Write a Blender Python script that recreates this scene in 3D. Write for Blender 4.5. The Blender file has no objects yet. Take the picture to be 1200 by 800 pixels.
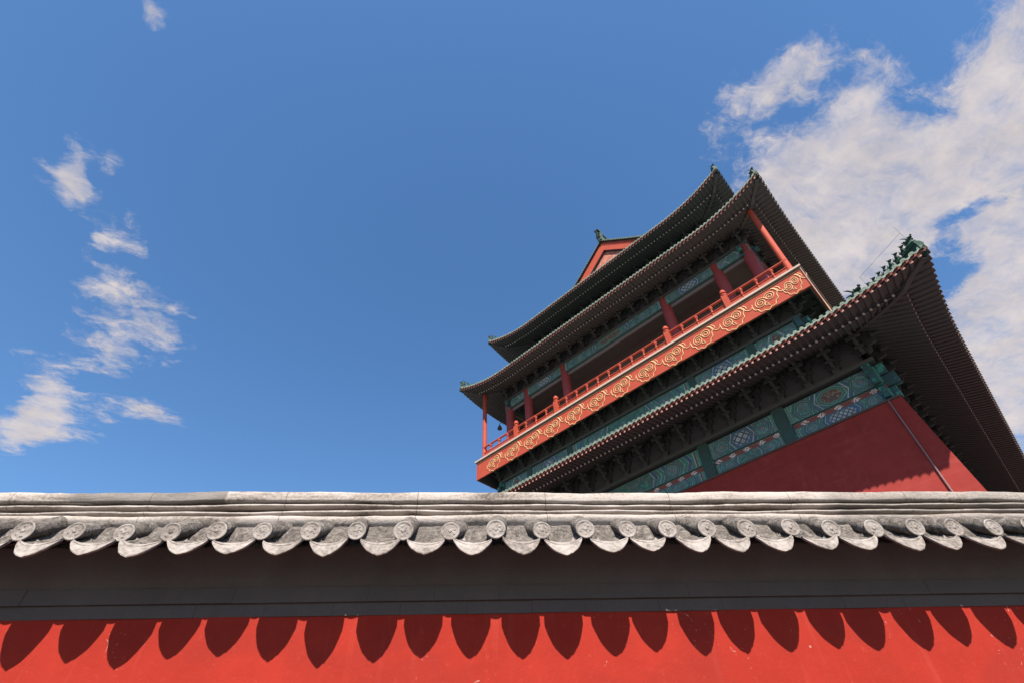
import bpy, math, random
from mathutils import Vector, Matrix
random.seed(7)
R = math.radians
S = bpy.context.scene
COL = S.collection

# ------------------------------------------------------------------ camera
F_PX, PITCH, ROLL = 601.95, 0.79403, -0.044986
EYE = 1.6
cam = bpy.data.cameras.new('camera'); cam.sensor_width = 36.0; cam.lens = F_PX / 1200 * 36.0
cam.clip_start = 0.05; cam.clip_end = 5000
co = bpy.data.objects.new('camera', cam); COL.objects.link(co)
fw = Vector((0, math.cos(PITCH), math.sin(PITCH))); rt = Vector((1, 0, 0)); up = rt.cross(fw)
r2 = math.cos(ROLL) * rt + math.sin(ROLL) * up; u2 = -math.sin(ROLL) * rt + math.cos(ROLL) * up
m = Matrix.Identity(4)
for i in range(3):
    m[i][0] = r2[i]; m[i][1] = u2[i]; m[i][2] = -fw[i]
m[2][3] = EYE
co.matrix_world = m
S.camera = co

# ------------------------------------------------------------------ exposure, sun, sky
S.view_settings.view_transform = 'Standard'; S.view_settings.look = 'None'
S.view_settings.gamma = 1; S.view_settings.use_curve_mapping = False
S.view_settings.exposure = 1.2
SUN_EL = R(52); SUN_AZ = R(5)
to_sun = Vector((math.sin(SUN_AZ) * math.cos(SUN_EL), -math.cos(SUN_AZ) * math.cos(SUN_EL), math.sin(SUN_EL)))
sl = bpy.data.lights.new('sun', 'SUN'); sl.energy = 5.0; sl.angle = R(0.5); sl.color = (1.0, 0.93, 0.83)
so = bpy.data.objects.new('sun', sl); COL.objects.link(so)
so.rotation_euler = (-to_sun).to_track_quat('-Z', 'Y').to_euler(); so.location = (0, -20, 60)


class NT:
    """small helper to write node maths"""
    def __init__(s, tree): s.t = tree; s.n = tree.nodes; s.l = tree.links
    def node(s, typ, **k):
        n = s.n.new(typ)
        for a, b in k.items(): setattr(n, a, b)
        return n
    def put(s, sock, v):
        if v is None: return
        if isinstance(v, bpy.types.NodeSocket): s.l.new(v, sock)
        elif isinstance(v, (tuple, list)) and len(v) == 3 and sock.type == 'RGBA': sock.default_value = (*v, 1)
        else: sock.default_value = v
    def m(s, op, a, b=None, c=None, clamp=False):
        n = s.node('ShaderNodeMath', operation=op, use_clamp=clamp)
        for i, v in enumerate((a, b, c)): s.put(n.inputs[i], v)
        return n.outputs[0]
    def vm(s, op, a, b=None, sc=None):
        n = s.node('ShaderNodeVectorMath', operation=op)
        s.put(n.inputs[0], a); s.put(n.inputs[1], b)
        if sc is not None: s.put(n.inputs['Scale'], sc)
        return n.outputs['Value'] if op in ('LENGTH', 'DOT_PRODUCT', 'DISTANCE') else n.outputs[0]
    def mix(s, f, a, b, blend='MIX'):
        n = s.node('ShaderNodeMix', data_type='RGBA', blend_type=blend)
        s.put(n.inputs[0], f); s.put(n.inputs[6], a); s.put(n.inputs[7], b)
        return n.outputs[2]
    def noise(s, vec, scale, detail=4, rough=0.55, dist=0.0, col=False):
        n = s.node('ShaderNodeTexNoise')
        s.put(n.inputs['Vector'], vec); n.inputs['Scale'].default_value = scale
        n.inputs['Detail'].default_value = detail; n.inputs['Roughness'].default_value = rough
        n.inputs['Distortion'].default_value = dist
        return n.outputs[1 if col else 0]
    def rng(s, v, a, b, c=0.0, d=1.0, smooth=False):
        n = s.node('ShaderNodeMapRange'); n.interpolation_type = 'SMOOTHSTEP' if smooth else 'LINEAR'
        s.put(n.inputs[0], v)
        for i, q in enumerate((a, b, c, d)): n.inputs[i + 1].default_value = q
        return n.outputs[0]
    def ramp(s, v, stops, interp='LINEAR'):
        n = s.node('ShaderNodeValToRGB'); cr = n.color_ramp; cr.interpolation = interp
        while len(cr.elements) < len(stops): cr.elements.new(0.5)
        for e, (p, c) in zip(cr.elements, stops):
            e.position = p; e.color = (*c, 1)
        s.put(n.inputs[0], v); return n.outputs[0]
    def sep(s, v):
        n = s.node('ShaderNodeSeparateXYZ'); s.put(n.inputs[0], v); return n.outputs
    def comb(s, x, y, z):
        n = s.node('ShaderNodeCombineXYZ')
        for i, v in enumerate((x, y, z)): s.put(n.inputs[i], v)
        return n.outputs[0]


world = bpy.data.worlds.new('World'); S.world = world; world.use_nodes = True
w = NT(world.node_tree); world.node_tree.nodes.clear()
sky = w.node('ShaderNodeTexSky', sky_type='NISHITA'); sky.sun_disc = False
sky.sun_elevation = SUN_EL; sky.sun_rotation = R(175); sky.altitude = 50
sky.air_density = 1.0; sky.dust_density = 0.35; sky.ozone_density = 2.0
dirv = w.node('ShaderNodeTexCoord').outputs['Generated']
dx, dy, dz = w.sep(dirv)
dzc = w.m('MAXIMUM', dz, 0.05)
Q = w.comb(w.m('DIVIDE', dx, dzc), w.m('DIVIDE', dy, dzc), 0.0)          # where the ray meets the cloud layer
warp = w.vm('SCALE', w.vm('SUBTRACT', w.noise(Q, 3.2, 4, 0.6, col=True), (0.5, 0.5, 0.5)), None, 0.12)
warp2 = w.vm('SCALE', w.vm('SUBTRACT', w.noise(Q, 11.0, 3, 0.6, col=True), (0.5, 0.5, 0.5)), None, 0.06)
Qw = w.vm('ADD', w.vm('ADD', Q, warp), warp2)
CLOUDS = [(-0.5615,0.1875,0.0313,0.0208,3.123,1.20),(-0.8588,0.4236,0.0697,0.0400,2.449,1.05),(-0.8746,0.4867,0.0702,0.0391,2.289,1.15),(-0.7731,0.4322,0.0362,0.0235,2.535,0.85),(-0.9178,0.6296,0.0564,0.0308,2.383,0.80),(-0.8440,0.6077,0.0899,0.0534,2.278,0.90),(-0.9478,0.7648,0.0991,0.0807,2.999,0.80),(-1.0007,0.8980,0.1760,0.1115,3.029,0.80),(-1.0961,0.9642,0.1066,0.0774,2.555,0.70),(-0.8617,0.8618,0.1140,0.0468,2.863,0.62),(-1.3861,1.1805,0.2183,0.0608,2.397,1.00),(-1.4023,1.2709,0.1892,0.0863,2.670,0.85),(-1.1851,1.1821,0.0978,0.0621,-3.002,0.70),(-1.0958,1.2479,0.0751,0.0673,1.029,0.70),(-1.6155,1.3231,0.1565,0.0610,2.430,0.90),(-1.3061,1.0375,0.1149,0.0645,1.932,0.65),(-1.4956,1.2405,0.1328,0.0606,2.603,0.70),(0.8572,0.5264,0.2557,0.1255,3.099,1.35),(0.9934,0.4523,0.1744,0.0988,-2.562,1.30),(0.6793,0.5574,0.1716,0.1213,2.576,1.15),(0.4526,0.3607,0.0819,0.0558,2.428,0.80),(0.4003,0.4416,0.0633,0.0366,-2.502,0.75),(0.5373,0.3269,0.0791,0.0608,2.718,0.75),(0.5974,0.4069,0.1303,0.0697,2.777,0.65),(0.7054,0.3686,0.0756,0.0697,2.497,0.95),(0.8011,0.6821,0.2308,0.1586,-2.793,1.50),(0.6703,0.7007,0.2176,0.1263,0.987,1.25),(0.8555,0.8042,0.1825,0.1124,-2.567,1.10),(0.8971,0.2528,0.0934,0.0479,-2.677,1.00),(0.9244,0.3433,0.1033,0.0639,-2.748,0.90),(1.3982,1.0094,0.5194,0.1295,0.847,1.80),(1.7265,1.3074,0.9639,0.3147,0.841,1.50),(1.1096,0.6610,0.0593,0.0316,3.024,0.90),(0.6475,0.2955,0.1866,0.0398,3.000,0.62),(0.9130,0.7057,0.1439,0.0828,-2.679,0.85),(1.0453,0.6278,0.1210,0.0375,2.800,-1.10),(1.0808,0.7837,0.1165,0.0572,1.060,-1.50),(0.8490,0.4084,0.0522,0.0474,2.983,-0.60),(0.7636,0.2930,0.1046,0.0326,-2.898,-0.40)]
acc = None
for (cx, cy, ra, rb, an, wt) in CLOUDS:
    mp = w.node('ShaderNodeMapping', vector_type='TEXTURE')
    mp.inputs['Location'].default_value = (cx, cy, 0); mp.inputs['Rotation'].default_value = (0, 0, an)
    mp.inputs['Scale'].default_value = (ra * 1.65, rb * 1.65, 1)
    w.put(mp.inputs['Vector'], Qw)
    v = w.rng(w.vm('LENGTH', mp.outputs[0]), 0.0, 1.0, wt, 0.0, True)
    acc = v if acc is None else w.m('ADD', acc, v)
acc = w.m('MAXIMUM', w.m('MINIMUM', acc, 1.5), 0.0)
mpn = w.node('ShaderNodeMapping', vector_type='TEXTURE'); mpn.inputs['Rotation'].default_value = (0, 0, R(20)); mpn.inputs['Scale'].default_value = (1.15, 0.5, 1)
w.put(mpn.inputs['Vector'], Qw)
fb = w.noise(mpn.outputs[0], 6.5, 10, 0.66, 0.15)
fb2 = w.noise(Qw, 26.0, 7, 0.68, 0.2)
soft = w.rng(acc, 0.85, 1.5, 1.0, 0.40, True)
tex = w.m('MULTIPLY', soft, w.m('ADD', w.m('MULTIPLY', w.m('SUBTRACT', fb, 0.5), 4.6), w.m('MULTIPLY', w.m('SUBTRACT', fb2, 0.5), 1.9)))
edge = w.rng(acc, 0.02, 0.3)
dens = w.m('SUBTRACT', w.m('ADD', w.m('SUBTRACT', acc, 0.58), tex), w.m('SUBTRACT', 1.0, edge))
cov = w.m('MULTIPLY', w.rng(dens, -0.26, 1.35, 0.0, 1.0, True), w.rng(acc, 0.1, 0.8, 0.72, 0.97))
cshade = w.m('ADD', 0.98, w.m('MULTIPLY', w.m('SUBTRACT', w.noise(Q, 7.0, 5, 0.6), 0.5), 0.5))
hs = w.node('ShaderNodeHueSaturation'); hs.inputs['Saturation'].default_value = 1.2; hs.inputs['Value'].default_value = 1.11; w.put(hs.inputs['Color'], sky.outputs[0])
skyc = hs.outputs[0]
cl = w.vm('SCALE', (3.95, 3.58, 3.52), None, cshade)
bgc = w.mix(cov, skyc, cl)
bg = w.node('ShaderNodeBackground'); w.put(bg.inputs[0], bgc); bg.inputs[1].default_value = 0.08
wo = w.node('ShaderNodeOutputWorld'); w.l.new(bg.outputs[0], wo.inputs[0])

# ------------------------------------------------------------------ mesh building
class MB:
    def __init__(s): s.v = []; s.f = []; s.mi = []; s.uv = {}
    def add(s, vs, fs, mat=0):
        o = len(s.v); s.v += [tuple(q) for q in vs]
        for f in fs: s.f.append([o + i for i in f]); s.mi.append(mat)
    def hexa(s, p, mat=0, cap=None):
        """p: 4 bottom (ccw) then 4 top"""
        fs = [(3, 2, 1, 0), (4, 5, 6, 7), (0, 1, 5, 4), (1, 2, 6, 5), (2, 3, 7, 6), (3, 0, 4, 7)]
        s.add(p, fs, mat)
        if cap is not None: s.mi[-4] = cap
    def box(s, x0, y0, z0, x1, y1, z1, mat=0):
        s.hexa([(x0, y0, z0), (x1, y0, z0), (x1, y1, z0), (x0, y1, z0), (x0, y0, z1), (x1, y0, z1), (x1, y1, z1), (x0, y1, z1)], mat)
    def tube(s, pts, r, n=8, mat=0, caps=True, capmat=None):
        pts = [Vector(q) for q in pts]; rings = []
        rr = r if isinstance(r, (list, tuple)) else [r] * len(pts)
        ref = None
        for i, q in enumerate(pts):
            d = (pts[min(i + 1, len(pts) - 1)] - pts[max(i - 1, 0)]).normalized()
            if ref is None:
                ref = Vector((0, 0, 1)) if abs(d.z) < 0.9 else Vector((1, 0, 0))
            a = d.cross(ref).normalized(); ref = a.cross(d).normalized()
            rings.append([q + rr[i] * (math.cos(2 * math.pi * k / n) * a + math.sin(2 * math.pi * k / n) * ref) for k in range(n)])
        vs = [q for r_ in rings for q in r_]; fs = []
        for i in range(len(pts) - 1):
            for k in range(n):
                fs.append((i * n + k, i * n + (k + 1) % n, (i + 1) * n + (k + 1) % n, (i + 1) * n + k))
        s.add(vs, fs, mat)
        if caps:
            cm = mat if capmat is None else capmat
            s.add(rings[0], [tuple(range(n - 1, -1, -1))], cm); s.add(rings[-1], [tuple(range(n))], cm)
    def lathe(s, prof, c=(0, 0, 0), n=16, mat=0):
        vs = [(c[0] + r * math.cos(2 * math.pi * k / n), c[1] + r * math.sin(2 * math.pi * k / n), c[2] + z) for r, z in prof for k in range(n)]
        fs = [(i * n + k, i * n + (k + 1) % n, (i + 1) * n + (k + 1) % n, (i + 1) * n + k) for i in range(len(prof) - 1) for k in range(n)]
        s.add(vs, fs, mat)
    def ball(s, c, r, n=8, mat=0):
        rx, ry, rz = r if isinstance(r, tuple) else (r, r, r)
        vs = []; fs = []; mm = n // 2 + 1
        for i in range(mm + 1):
            t = math.pi * i / mm
            for k in range(n):
                a = 2 * math.pi * k / n
                vs.append((c[0] + rx * math.sin(t) * math.cos(a), c[1] + ry * math.sin(t) * math.sin(a), c[2] - rz * math.cos(t)))
        for i in range(mm):
            for k in range(n): fs.append((i * n + k, i * n + (k + 1) % n, (i + 1) * n + (k + 1) % n, (i + 1) * n + k))
        s.add(vs, fs, mat)
    def grid(s, rows, mat=0, closed=False):
        n = len(rows[0]); vs = [q for r in rows for q in r]
        fs = [(i * n + k, i * n + k + 1, (i + 1) * n + k + 1, (i + 1) * n + k) for i in range(len(rows) - 1) for k in range(n - 1)]
        s.add(vs, fs, mat)
    def extrude(s, outline, to3, t0, t1, mat=0):
        """outline: 2D polygon, to3(a,b,t)"""
        n = len(outline)
        vs = [to3(a, b, t0) for a, b in outline] + [to3(a, b, t1) for a, b in outline]
        fs = [tuple(range(n - 1, -1, -1)), tuple(range(n, 2 * n))] + [(i, (i + 1) % n, n + (i + 1) % n, n + i) for i in range(n)]
        s.add(vs, fs, mat)
    def xf(s, fn): s.v = [tuple(fn(Vector(q))) for q in s.v]; return s
    def mesh(s, name, mats, smooth=False):
        me = bpy.data.meshes.new(name); me.from_pydata(s.v, [], s.f)
        for mt in (mats if isinstance(mats, (list, tuple)) else [mats]): me.materials.append(mt)
        me.polygons.foreach_set('material_index', s.mi)
        if smooth: me.polygons.foreach_set('use_smooth', [True] * len(s.f))
        me.update(); return me
    def build(s, name, mats, parent=None, smooth=False, bevel=0.0):
        me = s.mesh(name, mats, smooth)
        import bmesh
        bm = bmesh.new(); bm.from_mesh(me); bmesh.ops.recalc_face_normals(bm, faces=bm.faces); bm.to_mesh(me); bm.free()
        o = bpy.data.objects.new(name, me); COL.objects.link(o)
        if parent: o.parent = parent
        if bevel:
            b = o.modifiers.new('bevel', 'BEVEL'); b.width = bevel; b.segments = 2; b.limit_method = 'ANGLE'; b.angle_limit = R(50)
        return o


def empty(name, loc, rz, label, cat):
    o = bpy.data.objects.new(name, None); COL.objects.link(o); o.location = loc; o.rotation_euler = (0, 0, rz)
    o.empty_display_size = 0.3; o['label'] = label; o['category'] = cat; return o


def copy_to(o, parent, loc=None, rz=None):
    c = o.copy(); COL.objects.link(c); c.parent = parent
    if loc is not None: c.location = loc
    if rz is not None: c.rotation_euler = (0, 0, rz)
    return c

# ------------------------------------------------------------------ materials
def mat(name, fn):
    mt = bpy.data.materials.new(name); mt.use_nodes = True
    t = NT(mt.node_tree); b = t.n['Principled BSDF']; fn(t, b); return mt

def coords(t, rnd=False):
    c = t.node('ShaderNodeTexCoord').outputs['Object']
    if rnd:
        r = t.node('ShaderNodeObjectInfo').outputs['Random']
        c = t.vm('ADD', c, t.comb(t.m('MULTIPLY', r, 37.0), t.m('MULTIPLY', r, 11.0), t.m('MULTIPLY', r, 23.0)))
    return c

def bump(t, b, h, strength=0.3, dist=0.01):
    n = t.node('ShaderNodeBump'); n.inputs['Strength'].default_value = strength; n.inputs['Distance'].default_value = dist
    t.put(n.inputs['Height'], h); t.l.new(n.outputs[0], b.inputs['Normal'])

def weathered(name, c0, c1, scale=3.0, rough=0.75, fine=40.0, b_str=0.25, b_dist=0.01, spec=0.3, rnd=False, speck=None, speck_scale=30, speck_at=0.68, stretch=None):
    def fn(t, b):
        c = coords(t, rnd)
        if stretch:
            c2 = t.vm('MULTIPLY', c, stretch)
        else: c2 = c
        n1 = t.noise(c2, scale, 6, 0.62); n2 = t.noise(c, fine, 5, 0.65)
        f = t.rng(t.m('ADD', t.m('MULTIPLY', n1, 0.7), t.m('MULTIPLY', n2, 0.3)), 0.36, 0.64)
        k = t.mix(f, c0, c1)
        if speck: k = t.mix(t.rng(t.noise(c, speck_scale, 3, 0.6), speck_at, speck_at + 0.06), k, speck)
        t.put(b.inputs['Base Color'], k); b.inputs['Roughness'].default_value = rough
        b.inputs['Specular IOR Level'].default_value = spec
        bump(t, b, n2, b_str, b_dist)
    return mat(name, fn)


def near_plaster(t, b):
    c = coords(t)
    big = t.noise(c, 0.9, 5, 0.6); mid = t.noise(c, 6, 6, 0.65); fine = t.noise(c, 90, 5, 0.7)
    k = t.mix(t.rng(t.m('ADD', t.m('MULTIPLY', big, 0.6), t.m('MULTIPLY', mid, 0.4)), 0.38, 0.62), (0.232, 0.0160, 0.0085), (0.285, 0.0210, 0.0115))
    streak = t.noise(t.vm('MULTIPLY', c, (9.0, 9.0, 0.7)), 1.6, 4, 0.6)
    k = t.mix(t.rng(streak, 0.58, 0.72, 0.0, 0.28), k, (0.34, 0.05, 0.036))
    patch = t.rng(t.noise(t.vm('MULTIPLY', c, (1, 1, 1.6)), 1.7, 4, 0.55, 0.5), 0.51, 0.57, 0.0, 0.42)
    k = t.mix(patch, k, (0.205, 0.0175, 0.011))
    k = t.mix(t.rng(t.noise(c, 34, 4, 0.75), 0.58, 0.70, 0.0, 0.30), k, (0.34, 0.055, 0.038))
    vor = t.node('ShaderNodeTexVoronoi'); t.put(vor.inputs['Vector'], c); vor.inputs['Scale'].default_value = 9
    chip = t.m('MULTIPLY', t.rng(vor.outputs['Distance'], 0.075, 0.05), t.rng(t.noise(c, 4.0, 2), 0.6, 0.64))
    scr = t.noise(t.vm('MULTIPLY', t.vm('ADD', c, t.noise(c, 3.0, 2, col=True)), (60, 60, 5)), 1.0, 2, 0.5)
    chip = t.m('MAXIMUM', chip, t.m('MULTIPLY', t.rng(scr, 0.70, 0.74), t.rng(t.noise(c, 2.3, 2), 0.53, 0.58)))
    k = t.mix(t.m('MULTIPLY', chip, 0.8), k, (0.40, 0.22, 0.19))
    t.put(b.inputs['Base Color'], k); b.inputs['Roughness'].default_value = 0.85; b.inputs['Specular IOR Level'].default_value = 0.15
    bump(t, b, t.m('ADD', t.m('MULTIPLY', mid, 1.0), t.m('MULTIPLY', fine, 0.35)), 0.35, 0.008)
M_WALL = mat('red_lime_plaster', near_plaster)

def far_plaster(t, b):
    c = coords(t)
    big = t.noise(c, 0.35, 5, 0.6); mid = t.noise(c, 2.5, 6, 0.65)
    k = t.mix(t.rng(t.m('ADD', t.m('MULTIPLY', big, 0.5), t.m('MULTIPLY', mid, 0.5)), 0.38, 0.62), (0.225, 0.024, 0.018), (0.265, 0.032, 0.025))
    row = t.noise(t.vm('MULTIPLY', c, (0.4, 0.4, 9.0)), 1.0, 3, 0.5)
    k = t.mix(t.rng(row, 0.55, 0.7, 0.0, 0.2), k, (0.30, 0.055, 0.045))
    drip = t.noise(t.vm('MULTIPLY', c, (3.0, 3.0, 0.18)), 1.0, 5, 0.65)
    k = t.mix(t.rng(drip, 0.52, 0.68, 0.0, 0.35), k, (0.15, 0.025, 0.022))
    k = t.mix(t.rng(t.noise(c, 1.3, 5, 0.7, 0.6), 0.58, 0.62, 0.0, 0.25), k, (0.30, 0.06, 0.05))
    t.put(b.inputs['Base Color'], k); b.inputs['Roughness'].default_value = 0.85; b.inputs['Specular IOR Level'].default_value = 0.2
    bump(t, b, mid, 0.3, 0.03)
M_TWALL = mat('red_tower_plaster', far_plaster)

def tile_stone(t, b):
    c = coords(t, True)
    n1 = t.noise(c, 9, 6, 0.65); n2 = t.noise(c, 60, 5, 0.7); n3 = t.noise(c, 22, 4, 0.6, 0.6)
    k = t.ramp(t.m('ADD', t.m('MULTIPLY', n1, 0.55), t.m('MULTIPLY', n2, 0.45)), [(0.34, (0.075, 0.062, 0.052)), (0.44, (0.165, 0.138, 0.120)), (0.54, (0.245, 0.212, 0.190)), (0.68, (0.31, 0.278, 0.255))])
    k = t.mix(t.rng(n3, 0.60, 0.72, 0.0, 0.75), k, (0.06, 0.05, 0.043))
    t.put(b.inputs['Base Color'], k); b.inputs['Roughness'].default_value = 0.85; b.inputs['Specular IOR Level'].default_value = 0.25
    bump(t, b, t.m('ADD', t.m('MULTIPLY', n1, 1.0), t.m('MULTIPLY', n2, 0.6)), 0.6, 0.006)
M_TILE = mat('grey_clay_tile', tile_stone)
def grime_stone(t, b):
    c = coords(t, True)
    n1 = t.noise(c, 26, 6, 0.7, 0.8); n2 = t.noise(c, 95, 5, 0.75); n3 = t.noise(c, 7, 3, 0.6)
    k = t.ramp(t.m('ADD', t.m('MULTIPLY', n1, 0.55), t.m('MULTIPLY', n2, 0.45)), [(0.38, (0.030, 0.025, 0.022)), (0.46, (0.085, 0.072, 0.063)), (0.54, (0.155, 0.134, 0.118)), (0.64, (0.27, 0.24, 0.218))])
    k = t.mix(t.rng(n3, 0.46, 0.68, 0.0, 0.5), k, (0.08, 0.068, 0.058))
    t.put(b.inputs['Base Color'], k); b.inputs['Roughness'].default_value = 0.9; b.inputs['Specular IOR Level'].default_value = 0.2
    bump(t, b, t.m('ADD', n1, t.m('MULTIPLY', n2, 0.8)), 0.9, 0.01)
M_GRIME = mat('grimy_tile_channel', grime_stone)
M_LIPSHADE = weathered('mossy_lip_shade', (0.022, 0.024, 0.016), (0.06, 0.05, 0.04), 20, 0.95, 120, 0.6, 0.006, 0.1, rnd=True)  # mossy tone that also paints in the shade of the trough behind the lip

def coping_stone(t, b):
    c = coords(t)
    n1 = t.noise(t.vm('MULTIPLY', c, (1.0, 2.0, 5.0)), 3.0, 7, 0.68, 0.4); n2 = t.noise(c, 70, 5, 0.7); n0 = t.noise(t.vm('MULTIPLY', c, (1, 1, 0.2)), 0.8, 3, 0.5)
    k = t.ramp(t.m('ADD', t.m('MULTIPLY', n1, 0.65), t.m('MULTIPLY', n2, 0.35)), [(0.34, (0.075, 0.060, 0.050)), (0.42, (0.20, 0.168, 0.145)), (0.51, (0.315, 0.272, 0.243)), (0.7, (0.365, 0.325, 0.298))])
    k = t.mix(t.m('MULTIPLY', t.rng(n0, 0.56, 0.63, 0.0, 0.8), t.rng(n1, 0.38, 0.58)), k, (0.085, 0.075, 0.067))
    xx = t.m('ADD', t.sep(c)[0], t.m('MULTIPLY', t.m('SUBTRACT', t.noise(c, 9, 4, 0.6), 0.5), 0.12))
    st = t.m('MULTIPLY', t.m('MULTIPLY', t.rng(xx, -1.98, -1.84), t.rng(t.sep(c)[0], -1.185, -1.195)), t.m('GREATER_THAN', t.sep(c)[2], 1.6 + 1.2365))
    k = t.mix(t.m('MULTIPLY', st, t.rng(n1, 0.3, 0.6, 0.95, 0.6)), k, (0.085, 0.076, 0.070))
    jx = t.m('ABSOLUTE', t.m('SUBTRACT', t.m('FRACT', t.m('DIVIDE', t.m('ADD', t.sep(c)[0], 20.13), 0.62)), 0.5))
    k = t.mix(t.rng(jx, 0.496, 0.4985, 0.0, 0.7), k, (0.05, 0.042, 0.036))
    t.put(b.inputs['Base Color'], k); b.inputs['Roughness'].default_value = 0.9; b.inputs['Specular IOR Level'].default_value = 0.2
    bump(t, b, t.m('ADD', t.m('MULTIPLY', n1, 1.2), t.m('MULTIPLY', n2, 0.6)), 0.6, 0.008)
M_COPING = mat('weathered_coping_mortar', coping_stone)
M_CORNICE = weathered('dark_cornice_brick', (0.075, 0.055, 0.048), (0.093, 0.070, 0.061), 4, 0.9, 60)
M_GROUND_C = None

def paving(t, b):
    c = coords(t)
    br = t.node('ShaderNodeTexBrick'); t.put(br.inputs['Vector'], c); br.inputs['Scale'].default_value = 1.0
    br.inputs['Brick Width'].default_value = 0.6; br.inputs['Row Height'].default_value = 0.3; br.inputs['Mortar Size'].default_value = 0.008
    br.inputs['Color1'].default_value = (0.075, 0.07, 0.066, 1); br.inputs['Color2'].default_value = (0.06, 0.056, 0.053, 1); br.inputs['Mortar'].default_value = (0.04, 0.037, 0.034, 1)
    k = t.mix(t.rng(t.noise(c, 0.7, 6, 0.6), 0.3, 0.7, 0.0, 0.5), br.outputs[0], (0.055, 0.05, 0.047))
    t.put(b.inputs['Base Color'], k); b.inputs['Roughness'].default_value = 0.85
M_GROUND = mat('grey_stone_paving', paving)

M_RED = weathered('red_lacquer_wood', (0.315, 0.046, 0.023), (0.365, 0.062, 0.034), 2.0, 0.7, 30, 0.1, 0.005, 0.18)
M_RED2 = weathered('dull_red_lacquer', (0.24, 0.032, 0.029), (0.28, 0.042, 0.036), 1.2, 0.6, 25, 0.1, 0.005, 0.35)
M_GOLD = weathered('pale_gilding', (0.56, 0.36, 0.15), (0.62, 0.44, 0.21), 5.0, 0.5, 30, 0.1, 0.003, 0.4)
M_PLANK = weathered('pale_deck_edge', (0.38, 0.29, 0.23), (0.44, 0.35, 0.29), 2.0, 0.8, 30)
M_GREEN = weathered('green_glazed_tile', (0.04, 0.06, 0.045), (0.075, 0.10, 0.078), 3.0, 0.5, 30, 0.15, 0.005, 0.5)
M_GREENL = weathered('pale_green_tile_face', (0.05, 0.085, 0.055), (0.22, 0.25, 0.19), 7.0, 0.5, 30, 0.15, 0.005, 0.5)
M_DKGREEN = weathered('dark_green_ridge_glaze', (0.006, 0.024, 0.014), (0.018, 0.055, 0.032), 2.0, 0.65, 20, 0.2, 0.01, 0.25)
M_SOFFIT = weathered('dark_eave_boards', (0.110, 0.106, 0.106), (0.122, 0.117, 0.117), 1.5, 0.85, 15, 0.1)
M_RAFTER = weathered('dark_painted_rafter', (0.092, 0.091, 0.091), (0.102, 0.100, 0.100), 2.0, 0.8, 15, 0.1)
M_FLYEND = weathered('rust_red_rafter_end', (0.48, 0.19, 0.14), (0.58, 0.28, 0.20), 3.0, 0.7, 15, 0.1)
M_DOT = weathered('pale_rafter_end', (0.55, 0.47, 0.42), (0.66, 0.57, 0.52), 3.0, 0.7, 15, 0.1)
M_REDUNDER = weathered('red_eave_board', (0.22, 0.055, 0.042), (0.28, 0.075, 0.055), 3.0, 0.7, 15, 0.1)
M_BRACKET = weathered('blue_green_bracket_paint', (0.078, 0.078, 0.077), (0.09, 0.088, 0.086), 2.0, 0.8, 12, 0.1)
M_BEAMGREEN = weathered('painted_green_beam_end', (0.018, 0.10, 0.075), (0.05, 0.055, 0.075), 3.5, 0.75, 9, 0.1, speck=(0.06, 0.26, 0.19), speck_scale=3.2, speck_at=0.56)
M_POSTPAINT = weathered('painted_dark_green_post', (0.025, 0.09, 0.07), (0.06, 0.05, 0.05), 3.4, 0.7, 7, 0.1, stretch=(1, 1, 2.5))
M_INNER = weathered('dark_red_door_wood', (0.17, 0.13, 0.125), (0.19, 0.15, 0.145), 1.5, 0.8, 15, 0.1)
M_VOID = weathered('dark_door_paper', (0.11, 0.10, 0.097), (0.13, 0.12, 0.115), 1.5, 0.8, 15, 0.1)
M_GABLE = None
M_PIPE = weathered('pale_cable', (0.30, 0.20, 0.15), (0.34, 0.25, 0.19), 3.0, 0.6, 15, 0.1)
M_IRON = weathered('dark_iron', (0.03, 0.03, 0.035), (0.05, 0.05, 0.055), 6.0, 0.5, 40, 0.1)

def gable_panel(t, b):
    c = coords(t)
    wv = t.node('ShaderNodeTexVoronoi'); t.put(wv.inputs['Vector'], t.vm('ADD', c, t.vm('SCALE', t.noise(c, 2.0, 3, col=True), None, 0.5))); wv.inputs['Scale'].default_value = 3.2
    f = t.rng(t.m('ABSOLUTE', t.m('SUBTRACT', wv.outputs['Distance'], 0.35)), 0.05, 0.11)
    t.put(b.inputs['Base Color'], t.mix(f, (0.40, 0.20, 0.13), (0.34, 0.085, 0.045))); b.inputs['Roughness'].default_value = 0.7
M_GABLE = mat('gilded_gable_panel', gable_panel)


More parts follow.
